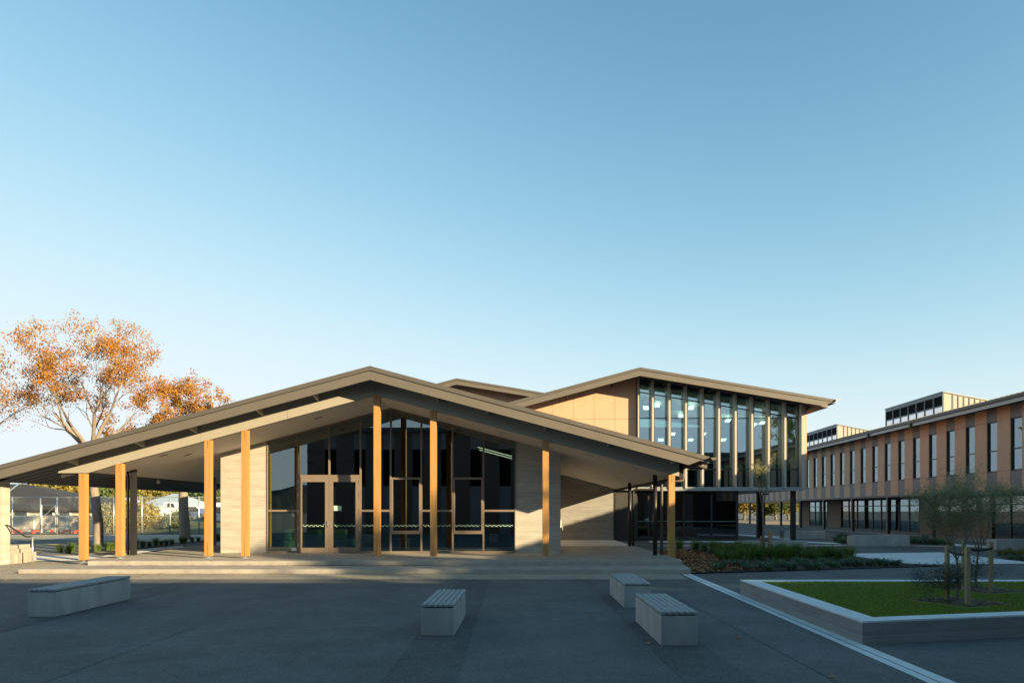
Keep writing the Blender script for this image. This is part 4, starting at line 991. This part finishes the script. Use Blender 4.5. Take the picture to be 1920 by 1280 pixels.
# dense low growth round the lawn trees
for (cx, cy, lab, n_) in ((7.25,11.25,'dark wispy low shrub at the foot of the front lawn tree',9),(8.95,12.95,'dark wispy low shrub at the foot of the rear lawn tree',6)):
    PQ = dict(r0=.012, L0=.3, depth=4, wob=.25, up=.0, taper=.7, leafdepth=1, leaves=5, lsp=.07, ls=.024, asp=.2, nb=[2,3], nb0=n_, ang=.7, ang0=1.0, rr=.7, lr=.78, seg=3, minr=.0008)
    tree('low_shrub', lab, 'shrub', (cx,cy,.3), PQ, int(cx*10), K['bark'], leafmat('dark_twiggy', [(.02,.03,.015),(.04,.05,.02),(.07,.07,.03)]), None)
PW = dict(r0=.045, L0=1.9, depth=4, wob=.10, up=.10, taper=.7, leafdepth=3, leaves=2, lsp=.05, ls=.03, nb=[2,3], nb0=6, ang=.35, ang0=.35, rr=.55, lr=.5, seg=4)
tree('bare_sapling', 'bare twiggy sapling tied between stakes in the planted bed', 'tree', (px(1433,pS[1]),pS[1],pS[2]), PW, 4, K['bark2'], K['lf_na'], None)
# background trees
PBG = dict(r0=.25, L0=2.2, depth=4, wob=.15, up=.05, taper=.7, leafdepth=2, leaves=26, lsp=.75, ls=.26, nb=[3,3,4], nb0=6, ang=.6, ang0=.8, rr=.6, lr=.72, seg=3, asp=.6)
for i, (x, Y, s, m_, lab) in enumerate([(75,95,.9,'lf_ye','yellow green tree behind the dark roofed house'),(125,92,.95,'lf_ye','second yellow green tree behind the clay roof'),(170,98,.9,'lf_ye','yellow tree beside the big trunk in the distance'),(205,85,.85,'lf_gr','dark green tree between the two near timber posts in the distance'),
        (255,100,.95,'lf_ye','yellow tree behind the blue roof on its left'),(300,110,1.05,'lf_ye','yellow tree behind the blue roofed house'),(345,100,.95,'lf_ye','yellow tree to the right of the blue roof'),(385,92,.85,'lf_gr','dark green tree near the parked white vehicles'),(425,98,.95,'lf_ye','olive tree beside the concrete wall in the distance')]):
    t = tree('background_tree', lab, 'tree', (px(x,Y),Y,.2), PBG, 50+i, K['bark'], K[m_], 'trees beyond the left fence'); t.scale = (s,s,s*.86)
for i, (x, Y, s, m_, lab) in enumerate([(1395,112,.9,'lf_ye','leftmost yellow tree seen under the glazed block'),(1425,116,.95,'lf_ye','second yellow tree seen under the glazed block'),(1455,114,.9,'lf_gr','green tree seen under the glazed block'),(1478,118,.9,'lf_ye','rightmost yellow green tree seen under the glazed block'),(1370,120,.9,'lf_ye','yellow tree partly hidden by the ground floor glazing')]):
    t = tree('background_tree', lab, 'tree', (px(x,Y),Y,.2), PBG, 70+i, K['bark'], K[m_], 'trees beyond the undercroft'); t.scale = (s,s,s*.9)
src_t = [o for o in bpy.data.objects if o.name.startswith('background_tree')]
for i in range(9):
    t = copy_tree(src_t[i % 4]); t.location = (-58-4*(i % 3), -6+8*i, 0); t.rotation_euler = (0,0,i*1.3); t.scale = (1.1,1.1,.75)
    t['label'] = 'tree in the belt far out to the left, mirrored in the wing windows'; t['group'] = 'tree belt out to the left'
PT = dict(PA, r0=.2, L0=9.3, lr0=.17, lr=.74, ang0=.95, leafz=6, leaves=4, ls=.09, lsp=.2, bare=.3, depth=6, leafdepth=5)
tree('courtyard_tree', 'tall thin-leaved tree behind the facing block, mirrored in the upper glazing', 'tree', (31.9,-4.3,0), PT, 61, K['bark'], K['lf_gr'], None)
PSH = dict(r0=.08, L0=.5, depth=4, wob=.2, up=.1, taper=.7, leafdepth=1, leaves=16, lsp=.28, ls=.10, nb=[3,3], nb0=7, ang=.6, ang0=.8, rr=.6, lr=.8, seg=3, asp=.5)
tree('leafy_shrub', 'tall olive green shrub in front of the blue roofed house', 'shrub', (px(262,50),50,.2), PSH, 91, K['bark'], K['lf_ye']).scale = (1.3,1.3,1.25)
tree('leafy_shrub', 'greyish sparse shrub against the boundary wall', 'shrub', (px(200,49),49,.2), dict(PSH, leaves=6), 92, K['bark'], K['lf_na']).scale = (.8,.8,1.1)
tree('leafy_shrub', 'spiky green shrub beside the white truck', 'shrub', (px(335,50),50,.3), dict(PSH, leaves=6), 93, K['bark'], K['lf_gr']).scale = (.7,.7,.8)

# ------------------------------------------------------------------ left background
# mesh fence with gate
FY = 45.5
fn = thing('mesh_fence', 'tall wire mesh fence on galvanised posts beyond the left yard', 'fence', (px(100,FY),FY,.2))
posts = (-60,23,76,107,160,213,266,319,373,430,490)
for x in posts: MB().tube([(px(x,FY),FY,.2),(px(x,FY),FY,2.72)], .045, 8).build('post', K['galv'], fn, smooth=True)
for a, c in ((-60,76),(107,490)):
    MB().tube([(px(a,FY),FY,2.66),(px(c,FY),FY,2.66)], .025, 6).build('rail', K['galv'], fn)
    MB().tube([(px(a,FY),FY,1.40),(px(c,FY),FY,1.40)], .018, 6).build('rail', K['galv'], fn)
MB().tube([(px(76,FY),FY,2.66),(px(107,FY),FY,2.66)], .03, 6).build('rail', K['galv'], fn)
mm = bpy.data.materials.new('wire_mesh'); mm.use_nodes = True; n = mm.node_tree; bs_ = n.nodes['Principled BSDF']; bs_.inputs['Base Color'].default_value = (.35,.37,.38,1)
tr = n.nodes.new('ShaderNodeBsdfTransparent'); mxs = n.nodes.new('ShaderNodeMixShader'); tc = n.nodes.new('ShaderNodeTexCoord')
def wavem(rot):
    mp = n.nodes.new('ShaderNodeMapping'); mp.inputs['Rotation'].default_value = (0,rot,0); n.links.new(tc.outputs['Object'], mp.inputs[0])
    wv = n.nodes.new('ShaderNodeTexWave'); wv.inputs['Scale'].default_value = 5; n.links.new(mp.outputs[0], wv.inputs[0])
    gt = n.nodes.new('ShaderNodeMath'); gt.operation = 'GREATER_THAN'; gt.inputs[1].default_value = .993; n.links.new(wv.outputs[1], gt.inputs[0]); return gt.outputs[0]
mxm = n.nodes.new('ShaderNodeMath'); mxm.operation = 'MAXIMUM'; n.links.new(wavem(R(45)), mxm.inputs[0]); n.links.new(wavem(R(-45)), mxm.inputs[1])
n.links.new(mxm.outputs[0], mxs.inputs[0]); n.links.new(tr.outputs[0], mxs.inputs[1]); n.links.new(bs_.outputs[0], mxs.inputs[2]); n.links.new(mxs.outputs[0], n.nodes['Material Output'].inputs[0])
b = MB()
for a, c in ((-60,76),(107,490)): b.poly([(px(a,FY),FY+.03,.25),(px(c,FY),FY+.03,.25),(px(c,FY),FY+.03,2.64),(px(a,FY),FY+.03,2.64)])
b.build('mesh', mm, fn)
gt = thing('fence_gate', 'braced galvanised gate set in the mesh fence', 'gate', (px(92,FY),FY-.05,.2))
gx0, gx1 = px(79,FY), px(105,FY)
b = MB()
for q in ([(gx0,FY-.05,.3),(gx0,FY-.05,2.15),(gx1,FY-.05,2.15),(gx1,FY-.05,.3),(gx0,FY-.05,.3)],): b.tube(q, .03, 6)
b.tube([(gx0,FY-.05,1.25),(gx1,FY-.05,2.1)], .022, 6); b.tube([(gx0,FY-.05,1.2),(gx1,FY-.05,.35)], .022, 6)
b.build('frame', K['galv'], gt)
for i, (x, y) in enumerate(((31,996),(70,996),(102,997),(125,994),(148,996))):
    Y = 46.9; X = px(x,Y); b = MB()
    b.box(X-.3,X+.3,Y,Y+.04,.32,.45); b.box(X-.28,X-.24,Y-.12,Y+.16,.2,.32); b.box(X+.24,X+.28,Y-.12,Y+.16,.2,.32)
    tag(b.build('barrier_board', K['red']), ('first','second','third','fourth','fifth')[i]+' orange barrier board from the left behind the mesh fence', 'barrier', 'orange barrier boards behind the fence')
# temporary panels behind gate
# boundary wall
bw_ = thing('boundary_wall', 'pale panelled boundary wall in front of the dark roofed house', 'wall', (px(80,51),51,.2))
x = px(-60,51)
while x < px(250,51):
    MB().box(x+.06,x+2.4,51,51.06,.2,1.42).build('panel', K['fencew'], bw_)
    MB().box(x-.06,x+.06,50.97,51.1,.2,1.5).build('post', K['coping'], bw_); x += 2.46
# houses
def hiproof(b, x0, x1, y0, y1, ze, zr_, inset):
    ym = (y0+y1)/2
    b.add([(x0,y0,ze),(x1,y0,ze),(x1,y1,ze),(x0,y1,ze),(x0+inset,ym,zr_),(x1-inset,ym,zr_)], [(0,1,5,4),(1,2,5),(2,3,4,5),(3,0,4),(3,2,1,0)])
def house(name, label, x0, x1, Y, depth, zg, zeave, zr_, inset, wallm, roofm_, wins):
    t = thing(name, label, 'house', ((x0+x1)/2, Y, zg))
    MB().box(x0+.5,x1-.5,Y+.5,Y+depth-.5,zg,zeave-.02).build('wall', wallm, t)
    b = MB(); hiproof(b, x0, x1, Y, Y+depth, zeave, zr_, inset); b.build('roof', roofm_, t)
    MB().box(x0,x1,Y-.06,Y-.0,zeave-.16,zeave).build('gutter', K['white'] if roofm_ is K['roofb'] else K['dark'], t)
    for (wx, w_, za, zb) in wins:
        f = MB().box(wx-w_/2,wx+w_/2,Y+.42,Y+.497,za,zb).build('window', K['white'], t)
        MB().box(wx-w_/2+.06,wx+w_/2-.06,Y+.40,Y+.418,za+.06,zb-.06).build('pane', K['carglass'], f)
    return t
h1 = house('house', 'house with a large dark grey hipped roof at the far left', px(-520,58), px(186,58), 58, 12, -.4, pz(953,58), pz(907,64), 10.5, K['cream'], K['roofg'],
      [(px(40,58.5),1.2,.4,1.7),(px(88,58.5),1.2,.4,1.7),(px(122,58.5),1,.4,1.7)])
for (xa,ya,xb,yb) in ((4,908,15,922),(35,921,53,949)):
    b = MB(); b.tube([(px(xa,60.5),62.5,pz(ya,62.5)+.05),(px(xb,58.8),58.9,pz(yb,58.9)+.05)], .06, 6); b.build('roof_pipe', K['galv'], h1)
house('house', 'house with a pale blue metal roof behind the white truck', px(243,76), px(346,76), 76, 9, -.2, pz(949,76), pz(925,80), 2.6, K['cream'], K['roofb'], [(px(318,76.5),1.8,.9,1.9),(px(262,76.5),1.2,.9,1.9)])
house('house', 'small pale blue roof seen beside the big tree trunk', px(180,72), px(222,72), 72, 8, -.2, pz(949,72), pz(931,76), 1.1, K['cream'], K['roofb'], [(px(195,72.5),.9,.7,1.5)])
house('house', 'clay roofed house peeping over the dark grey roof', px(88,80), px(178,80), 80, 8, -.2, pz(936,80), pz(923,84), 2.6, K['cream'], K['roofo'], [])
# vehicles
def wheel(t, x, y, z, r=.36):
    wv = MB().tube([(x,y-.1,z),(x,y+.1,z)], r, 18).build('wheel', K['tyre'], t)
    MB().tube([(x,y-.115,z),(x,y-.101,z)], r*.6, 14).build('rim', K['galv'], wv)
zt_ = .75
ut = thing('utility_truck', 'white utility truck with a flat tray parked beyond the fence', 'truck', (px(315,63),63,zt_))
def U(x): return px(x, 63)
b = MB(); b.prism([(U(318),.95+zt_-.3),(U(346),.95+zt_-.3),(U(346.5),1.45+zt_-.3),(U(340),1.6+zt_-.3),(U(334),2.05+zt_-.3),(U(322),2.08+zt_-.3),(U(318),1.65+zt_-.3)], 62.2, 63.9); b.build('cab', K['carwhite'], ut, bevel=.05)
b = MB(); b.prism([(U(321.5),1.62+zt_-.3),(U(336.5),1.60+zt_-.3),(U(333),1.98+zt_-.3),(U(323),2.0+zt_-.3)], 62.17, 62.2); b.build('window', K['carglass'], ut)
b = MB(); b.box(U(284),U(317),62.1,64,1.1+zt_-.3,1.2+zt_-.3); b.box(U(284),U(317),62.1,62.15,1.2+zt_-.3,1.55+zt_-.3); b.box(U(315.5),U(317),62.2,63.9,1.2+zt_-.3,2.1+zt_-.3); b.box(U(284),U(346),62.4,63.7,.85+zt_-.3,1.05+zt_-.3); b.build('tray', K['carwhite'], ut)
for x in (298, 338): wheel(ut, U(x), 62.3, .36+zt_-.1, .38)
def car(name, label, x0, x1, Y, z, h, m, kind='van'):
    t = thing(name, label, kind, (px((x0+x1)/2,Y),Y,z)); a, c = px(x0,Y), px(x1,Y); L = c-a
    pr = [(a,z+.3),(c,z+.3),(c,z+.3+h*.35),(c-L*.22,z+.3+h*.45),(c-L*.38,z+.3+h*.85),(a+L*.1,z+.3+h*.85),(a,z+.3+h*.5)]
    MB().prism(pr, Y, Y+1.7).build('body', m, t, bevel=.05)
    MB().prism([(c-L*.27,z+.3+h*.47),(c-L*.40,z+.3+h*.8),(a+L*.14,z+.3+h*.8),(a+L*.08,z+.3+h*.48)], Y-.02, Y).build('window', K['carglass'], t)
    for x in (a+L*.2, c-L*.2): wheel(t, x, Y+.1, z+.34, .34)
    return t
car('parked_car', 'white car parked just right of the truck', 347, 382, 64, .75, 1.35, K['carwhite'], 'car')
car('parked_car', 'white car between the last left timber post and the concrete wall', 387, 430, 56, .6, 1.4, K['carwhite'], 'car')
vt = thing('box_trailer', 'plain white box body standing behind the parked cars', 'trailer', (px(397,72),72,.5))
MB().box(px(378,72),px(420,72),72,74.5,1.0,2.6).build('body', K['carwhite'], vt, bevel=.04)
for x in (388, 412): wheel(vt, px(x,72), 72.1, .8, .36)
# concrete pillar, stair and handrail at the left edge
tag(MB().box(px(-9,22),px(6,22),21.9,22.3,.0,2.72).build('concrete_pillar', K['boardc']), 'board-marked concrete pillar at the left edge under the eave', 'pillar')
st = thing('concrete_stair', 'small concrete stair beside the left pillar', 'stairs', (px(12,22.2),22.2,0))
for xl_, xr, yt in ((-40,12,1022.5),(12.05,19,1029.5),(19.05,24.5,1037.5)):
    MB().box(px(xl_,22.3), px(xr,22.3), 22.35, 23.4, 0, pz(yt,22.3)).build('tread', K['step'], st, bevel=.006)
tag(MB().box(px(33,22.5),px(38.5,22.5),22.5,22.8,.04,pz(1036,22.5)).build('concrete_block', K['step']), 'small concrete block right of the stair', 'block')
hr = thing('handrail', 'black handrail descending beside the left stair', 'handrail', (px(40,22.1),22.1,0))
MB().tube([(px(-30,22.1),22.1,pz(984.4,22.1)),(px(15,22.1),22.1,pz(984.4,22.1)),(px(48,22.1),22.1,pz(1005.5,22.1)),(px(61,22.1),22.1,pz(1006,22.1))], .025, 8).build('rail', K['black'], hr, smooth=True)
MB().tube([(px(61,22.1),22.1,pz(1006,22.1)),(px(61,22.1),22.1,.1)], .022, 8).build('post', K['galv'], hr, smooth=True)
